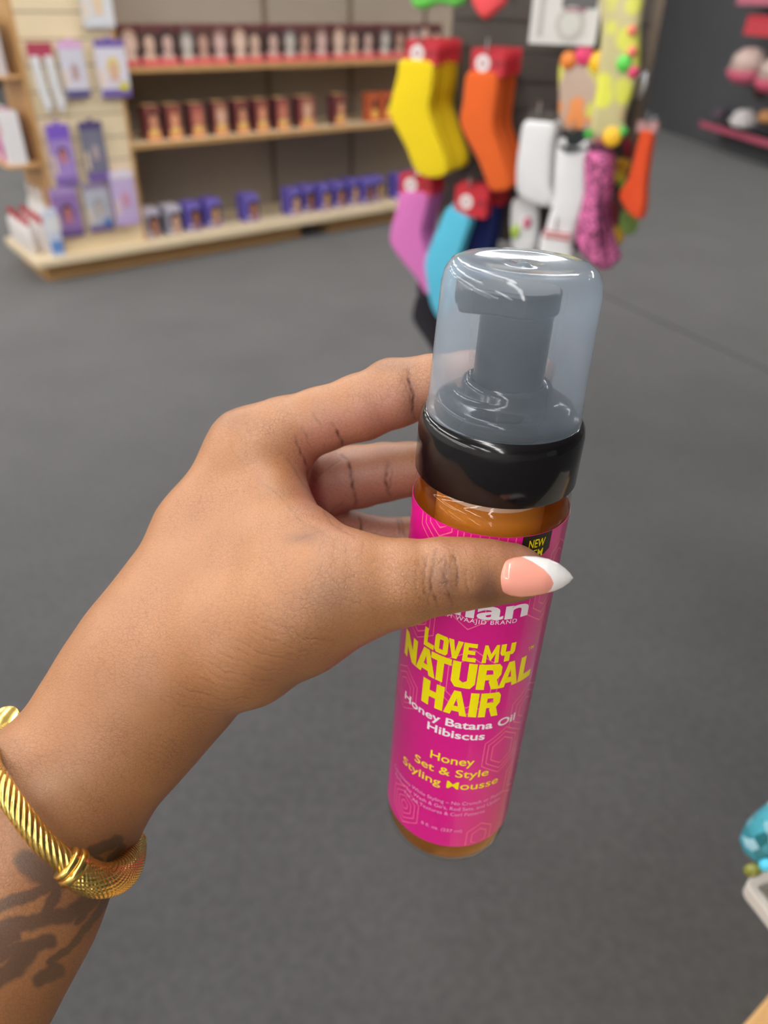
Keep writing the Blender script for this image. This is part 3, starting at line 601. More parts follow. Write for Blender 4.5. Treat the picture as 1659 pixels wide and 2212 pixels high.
CLEARW = bpy.data.materials.new('clear_inner_wall'); CLEARW.use_nodes = True; nt = CLEARW.node_tree; nt.nodes.clear(); shell(nt, (.98, .985, 1.0), .08, None, .5, 1.4)
LIQ = bpy.data.materials.new('amber_mousse'); LIQ.use_nodes = True; nt = LIQ.node_tree; nt.nodes.clear()
def honey(nt, tr):
    df = nt.nodes.new('ShaderNodeBsdfDiffuse'); df.inputs[0].default_value = lin((226, 128, 20)); tl = nt.nodes.new('ShaderNodeBsdfTranslucent'); tl.inputs[0].default_value = lin((240, 150, 30))
    m1 = nt.nodes.new('ShaderNodeMixShader'); m1.inputs[0].default_value = .5; nt.links.new(df.outputs[0], m1.inputs[1]); nt.links.new(tl.outputs[0], m1.inputs[2])
    m2 = nt.nodes.new('ShaderNodeMixShader'); m2.inputs[0].default_value = .2; nt.links.new(tr.outputs[0], m2.inputs[1]); nt.links.new(m1.outputs[0], m2.inputs[2]); return m2.outputs[0]
shell(nt, (1.0, .74, .30), .03, honey, .6, 1.3)
LABEL = mat('magenta_label', (222, 20, 138), .28, spec=.6, coat=.35)
LBACK = mat('white_label_back', (235, 228, 224), .7)
YEL = mat('yellow_ink', (255, 238, 0), .35); WHI = mat('white_ink', (250, 244, 246), .35); PNK = mat('pale_pink_ink', (250, 118, 150), .3); BLK = mat('black_ink', (42, 34, 22), .35); FAINT = mat('faint_white_ink', (236, 170, 208), .35)
R = .0250
# body shell
b = MB(); b.lathe([(0, base_h+.0025), (.010, base_h+.002), (.017, base_h), (.0215, base_h+.0006), (.0238, base_h+.003), (.0246, base_h+.0065), (.0247, 0), (.0247, .1425), (.0244, .1455), (.0236, .1475), (.0225, .149), (.0222, .152)], PET, 96)
b.build('bottle_body', bot, smooth=True)
b = MB(); b.lathe([(0, base_h+.0040), (.012, base_h+.0034), (.0195, base_h+.0022), (.0228, base_h+.0038), (.0241, base_h+.0068), (.0243, 0), (.0243, .1415), (.0228, .1445), (.0, .1445)], LIQ, 96)
b.build('liquid', bot, smooth=False); smooth_angle(bpy.data.objects[-1] if False else [o for o in bot.children if o.name == 'liquid'][0])
CH = mat('milky_chamber', (226, 196, 172), .4)
b = MB(); b.lathe([(.004, .07), (.0045, .095), (.015, .10), (.0172, .11), (.0172, .1515)], CH, 32); smooth_angle(b.build('foamer_chamber', bot))
b = MB(); b.lathe([(.002, base_h+.007), (.002, .072)], CH, 12); b.build('dip_tube', bot, smooth=True)
# collar
b = MB(); b.lathe([(.0216, .1500), (.0246, .1502), (.0249, .1508), (.0249, .1655), (.0245, .1678), (.0236, .1692), (.0224, .1698), (.0, .1698)], PLASTB, 96); smooth_angle(b.build('collar', bot), .9)
# pump
b = MB(); b.lathe([(.0207, .1698), (.0208, .1722), (.0204, .1733), (.0192, .1740), (.0160, .1748), (.0142, .1756), (.0136, .1768), (.0134, .1784), (.0128, .1796), (.0116, .1802), (.0108, .1796), (.0, .1796)], PLASTB, 64); smooth_angle(b.build('pump_base', bot), .9)
PD = mat('satin_black_plastic', (14, 14, 20), .3)
b = MB(); b.lathe([(.0102, .1795), (.0102, .2030), (.0, .2030)], PD, 48); smooth_angle(b.build('pump_stem', bot))
b = MB(); n = 48; pts = []
for i in range(n+1):
    a = -PI*.5+PI*i/n; pts.append((.0118*math.cos(a)-.0005, .0118*math.sin(a)))
pts += [(-.008, .0085), (-.0165, .0068), (-.0172, .0058), (-.0172, -.0058), (-.0165, -.0068), (-.008, -.0085)]
m_ = len(pts); vs = [(x, y, .2000) for x, y in pts]+[(x, y, .2066) for x, y in pts]; b.add(vs, [tuple(range(m_-1, -1, -1)), tuple(range(m_, 2*m_))]+[(i, (i+1) % m_, m_+(i+1) % m_, m_+i) for i in range(m_)], PD)
o = b.build('pump_head', bot, bevel=.0009); smooth_angle(o)
b = MB(); b.lathe([(.0022, 0), (.0022, .0009), (.0014, .0009), (.0014, .0002)], PLASTB, 16); o = b.build('nozzle', o); o.rotation_euler = (0, -PI/2, 0); o.location = (-.0168, 0, .2033)
# cap: outer wall then inner wall
prof = [(.0230, .1696), (.0231, .1708), (.0227, .1716), (.0229, .1728), (.0226, .1740), (.0228, .1752), (.0226, .1765), (.02235, .19), (.0219, .2065), (.0213, .2098), (.0198, .2122), (.0176, .2133), (.014, .2130), (.007, .2124), (.0022, .2123), (.0014, .2129), (0, .2130)]
inn = [(0, .2118), (.007, .2114), (.014, .2120), (.0174, .2122), (.0190, .2112), (.0203, .2092), (.0209, .2062), (.0216, .18), (.0222, .1697)]
b = MB(); b.lathe(prof, FROST, 96); b.lathe(inn+[(.0230, .1696)], CLEARW, 96)
# the loose ends meet: close the foot
o = b.build('clear_cap', bot, smooth=True, fixn=True); smooth_angle(o, 1.2)

# label -------------------------------------------------
def wrap(x, h, off=0.0):          # x: millimetres along the label, h: millimetres up
    a = x/25.0; r = R+off; return (r*math.sin(a), -r*math.cos(a), h/1000)
lab = MB(); n = 120; x0, x1 = -76, 76
for (h0, h1) in ((-.2, 140.9),):
    vs = []; fs = []
    for j, (h, off) in enumerate(((h0, 0), (h1, 0), (h1, -.00012), (h0, -.00012))):
        for i in range(n+1): vs.append(wrap(x0+(x1-x0)*i/n, h, off))
    fb_ = []
    for j in range(4):
        for i in range(n): (fb_ if j == 2 else fs).append((j*(n+1)+i, j*(n+1)+i+1, ((j+1) % 4)*(n+1)+i+1, ((j+1) % 4)*(n+1)+i))
    lab.add(vs, fs, LABEL); kb = lab.mi(LBACK); lab.f += [list(f) for f in fb_]; lab.m += [kb]*len(fb_)
def flat_to_label(verts, faces, m, off):
    bm = bmesh.new(); bv = [bm.verts.new((v[0], v[1], 0)) for v in verts]
    for f in faces:
        try: bm.faces.new([bv[i] for i in f])
        except ValueError: pass
    xs = [v[0] for v in verts]
    k = math.ceil(min(xs)/1.2)
    while k*1.2 < max(xs):
        bmesh.ops.bisect_plane(bm, geom=bm.verts[:]+bm.edges[:]+bm.faces[:], plane_co=(k*1.2, 0, 0), plane_no=(1, 0, 0)); k += 1
    bm.verts.ensure_lookup_table(); bm.verts.index_update()
    lab.add([wrap(v.co.x, v.co.y, off) for v in bm.verts], [[v.index for v in f.verts] for f in bm.faces], m); bm.free()
def txt(s, xa, xb, h0, cap, m, off=.00007, bold=0.0, space=1.0, shear=0.0):
    cu = bpy.data.curves.new('t', 'FONT'); cu.body = s; cu.size = 1; cu.offset = bold; cu.space_character = space; cu.shear = shear; cu.resolution_u = 4
    ob = bpy.data.objects.new('t', cu); COL.objects.link(ob); bpy.context.view_layer.update()
    ev = ob.evaluated_get(bpy.context.evaluated_depsgraph_get()); me = ev.to_mesh()
    V = np.array([v.co[:2] for v in me.vertices]); Fc = [list(p.vertices) for p in me.polygons]; ev.to_mesh_clear()
    bpy.data.objects.remove(ob); bpy.data.curves.remove(cu)
    V[:, 0] = xa+(V[:, 0]-V[:, 0].min())/(V[:, 0].max()-V[:, 0].min())*(xb-xa); V[:, 1] = h0+V[:, 1]/.73*cap
    flat_to_label(V, Fc, m, off)
# block glyphs as convex pieces in a unit cell
def q(*p): return list(p)
G = {
 'L': [q((0, 0), (.36, 0), (.36, 1), (0, 1)), q((.36, 0), (1, 0), (1, .26), (.36, .26))],
 'O': [q((0, .14), (.14, 0), (.36, .24), (.36, .76), (.14, 1), (0, .86)), q((.14, 0), (.86, 0), (.64, .24), (.36, .24)), q((.86, 0), (1, .14), (1, .86), (.86, 1), (.64, .76), (.64, .24)), q((.14, 1), (.36, .76), (.64, .76), (.86, 1))],
 'V': [q((0, 1), (.36, 0), (.52, .0), (.52, .34), (.36, 1)), q((.5, 0), (.66, 0), (1, 1), (.66, 1), (.5, .34))],
 'E': [q((0, 0), (.36, 0), (.36, 1), (0, 1)), q((.36, 0), (1, 0), (1, .22), (.36, .22)), q((.36, .4), (.9, .4), (.9, .61), (.36, .61)), q((.36, .78), (1, .78), (1, 1), (.36, 1))],
 'M': [q((0, 0), (.25, 0), (.25, 1), (.08, 1)), q((.75, 0), (1, 0), (.92, 1), (.75, 1)), q((.25, 1), (.25, .55), (.5, .1), (.5, .5)), q((.75, 1), (.75, .55), (.5, .1), (.5, .5))],
 'Y': [q((0, 1), (0, .5), (.12, .36), (.34, .56), (.34, 1)), q((.12, .36), (.88, .36), (.66, .56), (.34, .56)), q((.66, 1), (.66, .56), (.88, .36), (1, .5), (1, 1)), q((.32, 0), (.68, 0), (.68, .36), (.32, .36))],
 'N': [q((0, 0), (.3, 0), (.3, 1), (0, 1)), q((.7, 0), (1, 0), (1, 1), (.7, 1)), q((.3, 1), (.3, .45), (.7, 0), (.7, .5))],
 'A': [q((0, 0), (.3, 0), (.5, .7), (.5, 1), (.36, 1)), q((.7, 0), (1, 0), (.64, 1), (.5, 1), (.5, .7)), q((.3, .16), (.7, .16), (.63, .38), (.37, .38))],
 'T': [q((0, .76), (1, .76), (1, 1), (0, 1)), q((.33, 0), (.67, 0), (.67, .76), (.33, .76))],
 'U': [q((0, .2), (.34, .3), (.34, 1), (0, 1)), q((0, .2), (.18, 0), (.5, 0), (.5, .22), (.34, .3)), q((.5, 0), (.82, 0), (1, .2), (.66, .3), (.5, .22)), q((.66, .3), (1, .2), (1, 1), (.66, 1))],
 'R': [q((0, 0), (.34, 0), (.34, 1), (0, 1)), q((.34, .78), (.62, .78), (.86, 1), (.34, 1)), q((.62, .78), (.66, .6), (1, .56), (1, .86), (.86, 1)), q((.34, .38), (.84, .38), (1, .56), (.66, .6), (.34, .6)), q((.52, .38), (.84, .38), (1, 0), (.66, 0), (.5, .3))],
 'I': [q((0, 0), (1, 0), (1, 1), (0, 1))],
 'H': [q((0, 0), (.35, 0), (.35, 1), (0, 1)), q((.65, 0), (1, 0), (1, 1), (.65, 1)), q((.35, .38), (.65, .38), (.65, .64), (.35, .64))],
}
def block(s, cells, h0, h1, m, off=.0001):
    for ch, (xa, xb) in zip(s, cells):
        for poly in G[ch]:
            V = [(xa+p[0]*(xb-xa), h0+p[1]*(h1-h0)) for p in poly]; flat_to_label(V, [list(range(len(V)))], m, off)
block('LOVE', [(-20.6, -16.4), (-16.2, -11.4), (-11.5, -6.6), (-6.4, -2.1)], 93.2, 100.8, YEL)
block('MY', [(-.2, 5.4), (5.6, 10.8)], 93.2, 100.6, YEL)
block('NATURAL', [(-31, -23.2), (-23.2, -14.8), (-17.0, -9.6), (-9.2, -1.2), (-.7, 7.2), (6.8, 14.2), (14.4, 20.8)], 81.6, 92.5, YEL)
block('HAIR', [(-19.1, -10.8), (-10.4, -2.4), (-1.9, .9), (1.5, 8.5)], 69.0, 79.9, YEL)
txt('TM', 17.0, 19.8, 94.2, 1.5, YEL, bold=.01)
txt('Honey Batana Oil', -27.8, 16.8, 63.2, 3.6, WHI, bold=.022)
txt('Hibiscus', -15.5, 5.2, 58.1, 3.6, WHI, bold=.022)
txt('Honey', -13.0, 3.0, 45.1, 4.1, YEL, bold=.009)
txt('Set & Style', -19.2, 9.2, 38.9, 3.9, YEL, bold=.009)
txt('Styling Mousse', -25, 14.2, 32.6, 3.9, YEL, bold=.009)
txt('Conditions While Styling \u2013 No Crunch or Flakes', -31, 18.3, 24.0, 1.9, FAINT, bold=.0)
txt("Perfect for Wash & Go's, Rod Sets, and Updos", -29.5, 17.5, 20.9, 1.9, FAINT)
txt('For All Textures & Curl Patterns', -22.5, 10.6, 17.8, 1.9, FAINT)
txt('8 fl. oz. (237 ml)', -13.4, 2.6, 8.4, 1.8, FAINT)
txt('illian', -20.0, 13.1, 111.0, 7.4, WHI, bold=.026)
txt('BY TALIAH WAAJID BRAND', -24.5, 9.4, 108.9, 1.7, WHI, bold=.004, space=1.15)
flat_to_label([(6.5, 133.2), (15.2, 133.2), (17.2, 134.6), (17.2, 140.9), (6.5, 140.9)], [[0, 1, 2, 3, 4]], BLK, .00006)
txt('NEW', 8.8, 14.7, 136.5, 3.0, YEL, off=.00012, bold=.01); txt('ITEM', 8.2, 14.4, 132.9, 2.9, YEL, off=.00012, bold=.01)
# nested hexagon line pattern
def hexrings(cx_, ch, radii, sy=1.3, wl=.38):
    radii = [r_*1.25 for r_ in radii]
    for r in radii:
        P = [(cx_+r*math.sin(k*PI/3), ch+r*sy*math.cos(k*PI/3)) for k in range(6)]; Q = [(cx_+(r-wl)*math.sin(k*PI/3), ch+(r-wl)*sy*math.cos(k*PI/3)) for k in range(6)]
        for k in range(6):
            k2 = (k+1) % 6; Z = [P[k], P[k2], Q[k2], Q[k]]
            for z0_, z1_ in ((0, 1),):
                cl = [(x, min(max(h, .1), 140.7)) for x, h in Z]
                flat_to_label(cl, [[0, 1, 2, 3]], PNK, .00003)
for (x, h, rr) in ((-19, 142.5, (2.2, 4, 5.8, 7.6)), (-6, 116, (4.5, 6.3)), (-24, 104, (1.6, 3.2, 4.8, 6.4)), (20, 116, (2.5, 4.5, 6.5)), (-28, 68, (3, 4.6, 6.2)), (13.5, 50, (4.2, 5.8, 7.2)), (22, 66, (3, 5, 7)), (-22, 12, (1.6, 3.2, 4.8, 6.4)), (10, 4, (3, 5)),
                   (-3, 84, (7, 9)), (24, 128, (2.4, 4.4)), (26, 30, (3, 5, 7)), (50, 100, (4, 6)), (-50, 80, (4, 6)), (-46, 40, (3, 5, 7)), (52, 60, (3, 5, 7))): hexrings(x, h, rr)
for x in (-9, -6.3, -3.6, -.9, 1.8, 4.3): flat_to_label([(x, 128), (x+.3, 128), (x+.3, 140.8), (x, 140.8)], [[0, 1, 2, 3]], PNK, .00003)
lab.build('label', bot, smooth=False, fixn=False)

# ================================================================== HAND (signed distance surface)
RES = 0.00042
def C_(px, py, z, rpx, s=1.0): return (pz(px, py, z), rpx*z/F, s)
BODY = [  # (chain, blend)
 [C_(-900, 3050, .17, 420), C_(-260, 2330, .200, 232), C_(-100, 2105, .210, 222), C_(-2, 1955, .220, 206), C_(106, 1752, .231, 192), C_(258, 1562, .238, 152), C_(345, 1455, .240, 160)],
 [C_(258, 1562, .238, 148), C_(350, 1430, .238, 150), C_(520, 1370, .226, 150), C_(640, 1312, .218, 128), C_(712, 1277, .215, 112)],
 [C_(320, 1470, .242, 150), C_(400, 1300, .252, 128), C_(455, 1160, .258, 116), C_(550, 985, .260, 98)],
 [C_(380, 1380, .262, 130), C_(480, 1200, .275, 120), C_(600, 1050, .282, 92)],
 [C_(420, 1400, .275, 120), C_(540, 1250, .29, 105), C_(640, 1150, .296, 82)],
 [C_(430, 1280, .246, 110), C_(560, 1200, .238, 100), C_(640, 1195, .228, 84)],
]
WEB = [C_(575, 1040, .256, 84), C_(588, 1118, .246, 88), C_(640, 1190, .232, 90), C_(720, 1238, .222, 74)]
THUMB = [C_(640, 1318, .217, 120), C_(712, 1277, .215, 114), C_(790, 1266, .213, 102), C_(862, 1259, .212, 93), C_(958, 1243, .2115, 80), C_(1010, 1239, .2115, 74), C_(1060, 1237, .2120, 68), C_(1110, 1238, .2135, 60), C_(1158, 1243, .2155, 42)]
INDEX = [C_(550, 980, .260, 97), C_(618, 935, .258, 76), C_(690, 908, .257, 68), C_(780, 880, .255, 70), C_(855, 853, .254, 68), C_(930, 832, .2535, 63), C_(1010, 818, .253, 57), C_(1090, 812, .2525, 50), C_(1160, 806, .252, 38)]
MIDDLE = [C_(600, 1050, .285, 84), C_(690, 1040, .288, 76), C_(775, 1030, .287, 66), C_(830, 1020, .285, 62), C_(880, 1014, .283, 57), C_(980, 1005, .280, 52), C_(1080, 998, .276, 42)]
RING = [C_(640, 1150, .297, 80), C_(700, 1150, .299, 70), C_(790, 1162, .299, 48), C_(880, 1168, .296, 49), C_(980, 1165, .291, 46), C_(1080, 1160, .287, 40)]
PINKY = [C_(620, 1230, .305, 76), C_(720, 1250, .306, 50), C_(850, 1260, .303, 44), C_(960, 1255, .300, 40), C_(1040, 1250, .297, 34)]
KN = [C_(845, 838, .258, 62), C_(875, 836, .258, 58)]
def chain(P, ch, k=.0025):
    d = None
    for (a, ra, sa), (b_, rb, sb) in zip(ch[:-1], ch[1:]):
        ba = (b_-a).astype(np.float32); pa = P-a.astype(np.float32); t = np.clip((pa@ba)/(ba@ba), 0, 1); t = t.astype(np.float32)
        v = pa-t[:, None]*ba; e_ = np.sqrt((v*v).sum(1))-(ra+(rb-ra)*t)
        d = e_ if d is None else smin(d, e_, k)
    return d
def smin(a, b_, k):
    h = np.maximum(k-np.abs(a-b_), 0)/k; return np.minimum(a, b_)-h*h*k*.25
STAGES = [(BODY[0], .006, .001)]+[(c, .006, .014) for c in BODY[1:]]+[(WEB, .006, .009), (THUMB, .0025, .010), ('IDX', .0025, .007), (MIDDLE, .0025, .004), (RING, .0025, .003), (PINKY, .0025, .003)]
def stage_d(P, c, k):
    return smin(chain(P, INDEX), chain(P, KN), .004) if c == 'IDX' else chain(P, c, k)
def sdf(P, keep=False):
    P = P.astype(np.float32); d = None; each = []
    for c, k, kk in STAGES:
        e_ = stage_d(P, c, k); each.append(e_) if keep else None
        d = e_ if d is None else smin(d, e_, kk)
    return (d, each) if keep else d
def mesh_sdf():
    lo = np.array([-.205, -.062, .155]); hi = np.array([.075, .225, .345]); B = 12
    nb = np.ceil((hi-lo)/RES/B).astype(int); N = nb*B
    # coarse block test
    bi = np.stack(np.meshgrid(*[np.arange(k) for k in nb], indexing='ij'), -1).reshape(-1, 3)
    cen = lo+(bi+.5)*B*RES; dc, each = sdf(cen, True)
    am = np.abs(dc) < B*RES*.9+.0025; act = bi[am]; each = [e_[am] for e_ in each]; dca = dc[am]
    Fv = np.full(N, 1., np.float32)
    ins = bi[(dc < 0)]
    for (i, j, k) in ins: Fv[i*B:(i+1)*B, j*B:(j+1)*B, k*B:(k+1)*B] = -1
    off = np.stack(np.meshgrid(*[np.arange(B)]*3, indexing='ij'), -1).reshape(-1, 3)
    for s in range(0, len(act), 400):
        ch = act[s:s+400]; n_ = len(ch); idx = (ch[:, None]*B+off[None]); P = (lo+idx*RES).astype(np.float32); D = np.full((n_, len(off)), 1., np.float32)
        for (c, k, kk), e_ in zip(STAGES, each):
            m = e_[s:s+400] < dca[s:s+400]+1.8*B*RES+kk+.002
            if m.any():
                Pm = P[m].reshape(-1, 3); D[m] = smin(D[m], stage_d(Pm, c, k).reshape(-1, len(off)), kk)
        idx = idx.reshape(-1, 3); Fv[idx[:, 0], idx[:, 1], idx[:, 2]] = D.reshape(-1)
    I = Fv < 0
    cnt = np.zeros(N-1, np.int8)
    for dx in (0, 1):
        for dy in (0, 1):
            for dz in (0, 1): cnt += I[dx:N[0]-1+dx, dy:N[1]-1+dy, dz:N[2]-1+dz]
    cells = np.argwhere((cnt > 0) & (cnt < 8)); n = len(cells); acc = np.zeros((n, 3)); wt = np.zeros(n)
    cor = [(a, b_, c) for a in (0, 1) for b_ in (0, 1) for c in (0, 1)]
    fv = {c: Fv[cells[:, 0]+c[0], cells[:, 1]+c[1], cells[:, 2]+c[2]] for c in cor}
    for c in cor:
        for ax in range(3):
            if c[ax] == 0:
                c2 = list(c); c2[ax] = 1; c2 = tuple(c2); a, b_ = fv[c], fv[c2]; m = (a < 0) != (b_ < 0)
                t = np.where(m, a/(a-b_+1e-12), 0); p = np.zeros((n, 3)); p[:] = c; p[:, ax] += t
                acc[m] += p[m]; wt[m] += 1
    V = lo+(cells+acc/wt[:, None])*RES
    key = (cells[:, 0]*N[1]+cells[:, 1])*N[2]+cells[:, 2]; order = np.argsort(key); ks = key[order]
    def look(c):
        kk = (c[:, 0]*N[1]+c[:, 1])*N[2]+c[:, 2]; return order[np.searchsorted(ks, kk)]
    faces = []
    for ax in range(3):
        s0 = [slice(1, None)]*3; s0[ax] = slice(0, -1); s1 = [slice(1, None)]*3; s1[ax] = slice(1, None)
        A, Bm = I[tuple(s0)], I[tuple(s1)]; e_ = np.argwhere(A != Bm); flip = A[e_[:, 0], e_[:, 1], e_[:, 2]]
        off1 = np.array([1, 1, 1]); off1[ax] = 0; g_ = e_+off1   # grid point of the edge start
        o1, o2 = [k for k in range(3) if k != ax]
        ok = (g_ < N-1).all(1); g_ = g_[ok]; flip = flip[ok]
        def sh(a, b_): c = g_.copy(); c[:, o1] -= a; c[:, o2] -= b_; return look(c)
        Q = np.stack([sh(0, 0), sh(1, 0), sh(1, 1), sh(0, 1)], 1)
        if ax == 1: flip = ~flip
        Q[flip] = Q[flip][:, ::-1]; faces.append(Q)
    return V, np.concatenate(faces)
HV, HF = mesh_sdf()
def grad(P, e=4e-4):
    g_ = np.stack([sdf(P+np.eye(3)[k]*e)-sdf(P-np.eye(3)[k]*e) for k in range(3)], 1); return g_/(np.linalg.norm(g_, axis=1)[:, None]+1e-9)
def vnormals(V, Fq):
    n = np.cross(V[Fq[:, 2]]-V[Fq[:, 0]], V[Fq[:, 3]]-V[Fq[:, 1]]); o = np.zeros_like(V)
    for k in range(4):
        for c in range(3): o[:, c] += np.bincount(Fq[:, k], n[:, c], len(V))
    return o/(np.linalg.norm(o, axis=1)[:, None]+1e-12)
HN = vnormals(HV, HF)
if (HN*grad(HV[:1])).sum() < 0: HN = -HN
HV = HV-HN*np.clip(sdf(HV), -RES, RES)[:, None]; HN = vnormals(HV, HF)*np.sign((HN*vnormals(HV, HF)).sum(1))[:, None]
# keep the thumb and fingers on the surface of the bottle, not inside it
rel = HV-BC; hh = rel@BA; perp = rel-hh[:, None]*BA; rr_ = np.linalg.norm(perp, axis=1); LIM = .02535
inside = (rr_ < LIM) & (hh > base_h) & (hh < .214)
HV[inside] = (BC+hh[:, None]*BA+perp/rr_[:, None]*LIM)[inside]
PX = CX+F*HV[:, 0]/HV[:, 2]; PY = CY+F*HV[:, 1]/HV[:, 2]; PZ = HV[:, 2]; FACE = -(HN*HV).sum(1)/np.linalg.norm(HV, axis=1)
QX = PX+2.2*np.sin(PY*.085+1)+1.1*np.sin(PY*.27+PX*.05); QY = PY+2.2*np.sin(PX*.075)+1.1*np.sin(PX*.21-PY*.08)
def polyd(pts):
    d = np.full(len(PX), 1e9)
    for (x0_, y0_), (x1_, y1_) in zip(pts[:-1], pts[1:]):
        dx, dy = x1_-x0_, y1_-y0_; t = np.clip(((QX-x0_)*dx+(QY-y0_)*dy)/(dx*dx+dy*dy+1e-9), 0, 1); d = np.minimum(d, np.hypot(QX-x0_-t*dx, QY-y0_-t*dy))
    return d
def blob(x, y, rx, ry=None, z0=0, z1=9, ang=0):
    ry = ry or rx; c, s = math.cos(ang), math.sin(ang); u = (PX-x)*c+(PY-y)*s; v = -(PX-x)*s+(PY-y)*c
    return np.exp(-((u/rx)**2+(v/ry)**2))*((PZ > z0) & (PZ < z1))
front = FACE > -.1
crease = np.zeros(len(PX)); tatt = np.zeros(len(PX))
CR = [  # (points, width px, depth, z range)
 ([(981, 1186), (985, 1220), (990, 1250), (990, 1276)], 2.2, 1, 0, .225), ([(946, 1186), (937, 1212), (931, 1241), (933, 1270), (938, 1292), (944, 1310)], 2.6, 1, 0, .225),
 ([(963, 1200), (961, 1236), (966, 1265), (973, 1299), (976, 1312)], 2.2, 1, 0, .225), ([(924, 1200), (916, 1232), (918, 1275), (925, 1309)], 1.8, .7, 0, .225),
 ([(1004, 1222), (1008, 1253), (1014, 1285)], 1.7, .6, 0, .225), ([(1020, 1222), (1022, 1262)], 1.5, .5, 0, .225), ([(952, 1232), (966, 1258), (988, 1272)], 1.8, .8, 0, .225), ([(950, 1262), (966, 1258), (990, 1250)], 1.8, .8, 0, .225),
 ([(968, 1225), (976, 1210), (982, 1190)], 1.5, .6, 0, .225), ([(905, 1200), (897, 1232), (900, 1268), (905, 1300)], 1.6, .5, 0, .225), ([(955, 1280), (980, 1290)], 1.5, .5, 0, .225), ([(938, 1225), (952, 1215), (963, 1200)], 1.5, .5, 0, .225),
 # index palm side
 ([(722, 928), (736, 945), (745, 962)], 3.2, 1.2, .24, .28), ([(716, 915), (728, 930), (740, 950)], 2.0, .8, .24, .28), ([(882, 800), (890, 840), (892, 872), (897, 900)], 3.5, 1.2, .24, .28), ([(872, 815), (882, 850), (888, 880)], 1.8, .6, .24, .28),
 ([(820, 850), (826, 880)], 1.5, .3, .24, .28), ([(676, 895), (684, 908), (692, 920)], 2, .7, .24, .28),
 # middle
 ([(738, 982), (752, 1000), (762, 1040), (768, 1096)], 3.5, 1.2, .26, .32), ([(836, 1000), (834, 1030), (840, 1072)], 4, 1.1, .26, .32), ([(846, 1010), (846, 1045), (836, 1070)], 2.4, .7, .26, .32),
 # ring
 ([(779, 1112), (780, 1160)], 3, 1.1, .27, .33), ([(862, 1115), (860, 1160)], 3, .9, .27, .33), ([(869, 1118), (870, 1160)], 2.5, .8, .27, .33),
 # palm lines
 ([(712, 1116), (724, 1096), (745, 1078)], 2, .6, .26, .33), ([(680, 1040), (720, 1000), (742, 985)], 2, .5, .26, .33),
 # web folds
 ([(604, 975), (650, 1030), (685, 1085), (720, 1130), (770, 1165)], 3, .5, 0, .27), ([(636, 940), (652, 975), (662, 1010), (668, 1035)], 2.6, .9, 0, .27), ([(648, 920), (660, 940), (672, 965)], 2, .6, 0, .27),
 ([(560, 1030), (610, 1080), (660, 1130), (720, 1165)], 2.5, .35, 0, .27), ([(700, 1160), (690, 1200)], 2, .3, 0, .25), ([(726, 1158), (720, 1206)], 2, .3, 0, .25), ([(752, 1164), (748, 1204)], 2, .3, 0, .25), ([(786, 1168), (786, 1200)], 2, .3, 0, .25),
 ([(630, 1172), (665, 1155), (700, 1148)], 2, .4, 0, .25),
]
for k in range(20):     # folds at the heel of the thumb
    t = k/19+.02*math.sin(k*5); x1_ = 752-215*t; y1_ = 1388+150*t; CR.append(([(x1_-20, y1_-8+4*t), (x1_-70-20*t, y1_-12+14*t), (x1_-130-30*t, y1_-36+24*t), (x1_-190, y1_-64+34*t)], 1.6, (.22, .5, .3, .42, .25)[k % 5], 0, .26))
for k in range(6):
    t = k/5; CR.append(([(408-30*t, 1632+40*t), (370-30*t, 1600+45*t), (330-30*t, 1585+40*t)], 2., .25, 0, .26))
crack = rng.normal(0, 1, 8)
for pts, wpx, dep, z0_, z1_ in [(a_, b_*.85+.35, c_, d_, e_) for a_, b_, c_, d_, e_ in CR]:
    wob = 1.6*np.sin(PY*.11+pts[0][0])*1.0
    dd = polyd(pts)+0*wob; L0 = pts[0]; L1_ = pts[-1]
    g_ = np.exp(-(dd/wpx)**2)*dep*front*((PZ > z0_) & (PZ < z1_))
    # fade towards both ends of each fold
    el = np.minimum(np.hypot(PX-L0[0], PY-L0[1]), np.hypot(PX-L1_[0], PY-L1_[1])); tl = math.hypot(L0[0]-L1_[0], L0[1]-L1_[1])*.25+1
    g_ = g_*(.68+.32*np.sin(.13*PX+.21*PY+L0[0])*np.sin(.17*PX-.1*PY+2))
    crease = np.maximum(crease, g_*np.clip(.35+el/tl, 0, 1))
for pts, wpx in (([(-10, 1962), (64, 1934), (113, 1915), (160, 1895)], 11), ([(60, 1862), (84, 1880), (120, 1900)], 24), ([(200, 1840), (225, 1826), (252, 1816)], 11), ([(-10, 2010), (40, 1996), (80, 1989), (145, 1976), (198, 1942)], 15),
                 ([(90, 1990), (108, 1955), (124, 1930)], 10), ([(110, 2080), (154, 2041), (193, 2000), (232, 1935)], 7), ([(-10, 2070), (48, 2047), (106, 2034)], 14), ([(-10, 2118), (30, 2094), (64, 2058)], 17), ([(84, 2116), (104, 2108), (124, 2094)], 14), ([(170, 1990), (190, 1960), (200, 1930)], 8),
                 ([(-60, 1990), (-10, 2040), (30, 2020)], 14), ([(190, 1868), (215, 1858)], 9), ([(238, 1860), (262, 1830)], 7)):
    tatt = np.maximum(tatt, np.clip(2.6-polyd(pts)/wpx*1.75, 0, 1)*front)
crease_v = crease
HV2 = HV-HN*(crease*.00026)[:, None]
pink = np.clip(blob(800, 900, 120, 45, .24, .28, -.25)*1.0+blob(900, 870, 70, 45, .24, .28)*.6+blob(665, 1050, 34, 90, .22, .27, -.25)*.9+blob(720, 1080, 70, 90, .27, .34)*1.0+blob(820, 1040, 90, 60, .27, .33)+blob(830, 1150, 70, 50, .28, .33)+blob(700, 950, 50, 45, .24, .28)*.7+blob(735, 1140, 70, 22, .2, .25, .3)*.45+blob(1140, 1200, 60, 22, 0, .225)*.7+blob(1030, 1180, 120, 16, 0, .225)*.5, 0, 1)
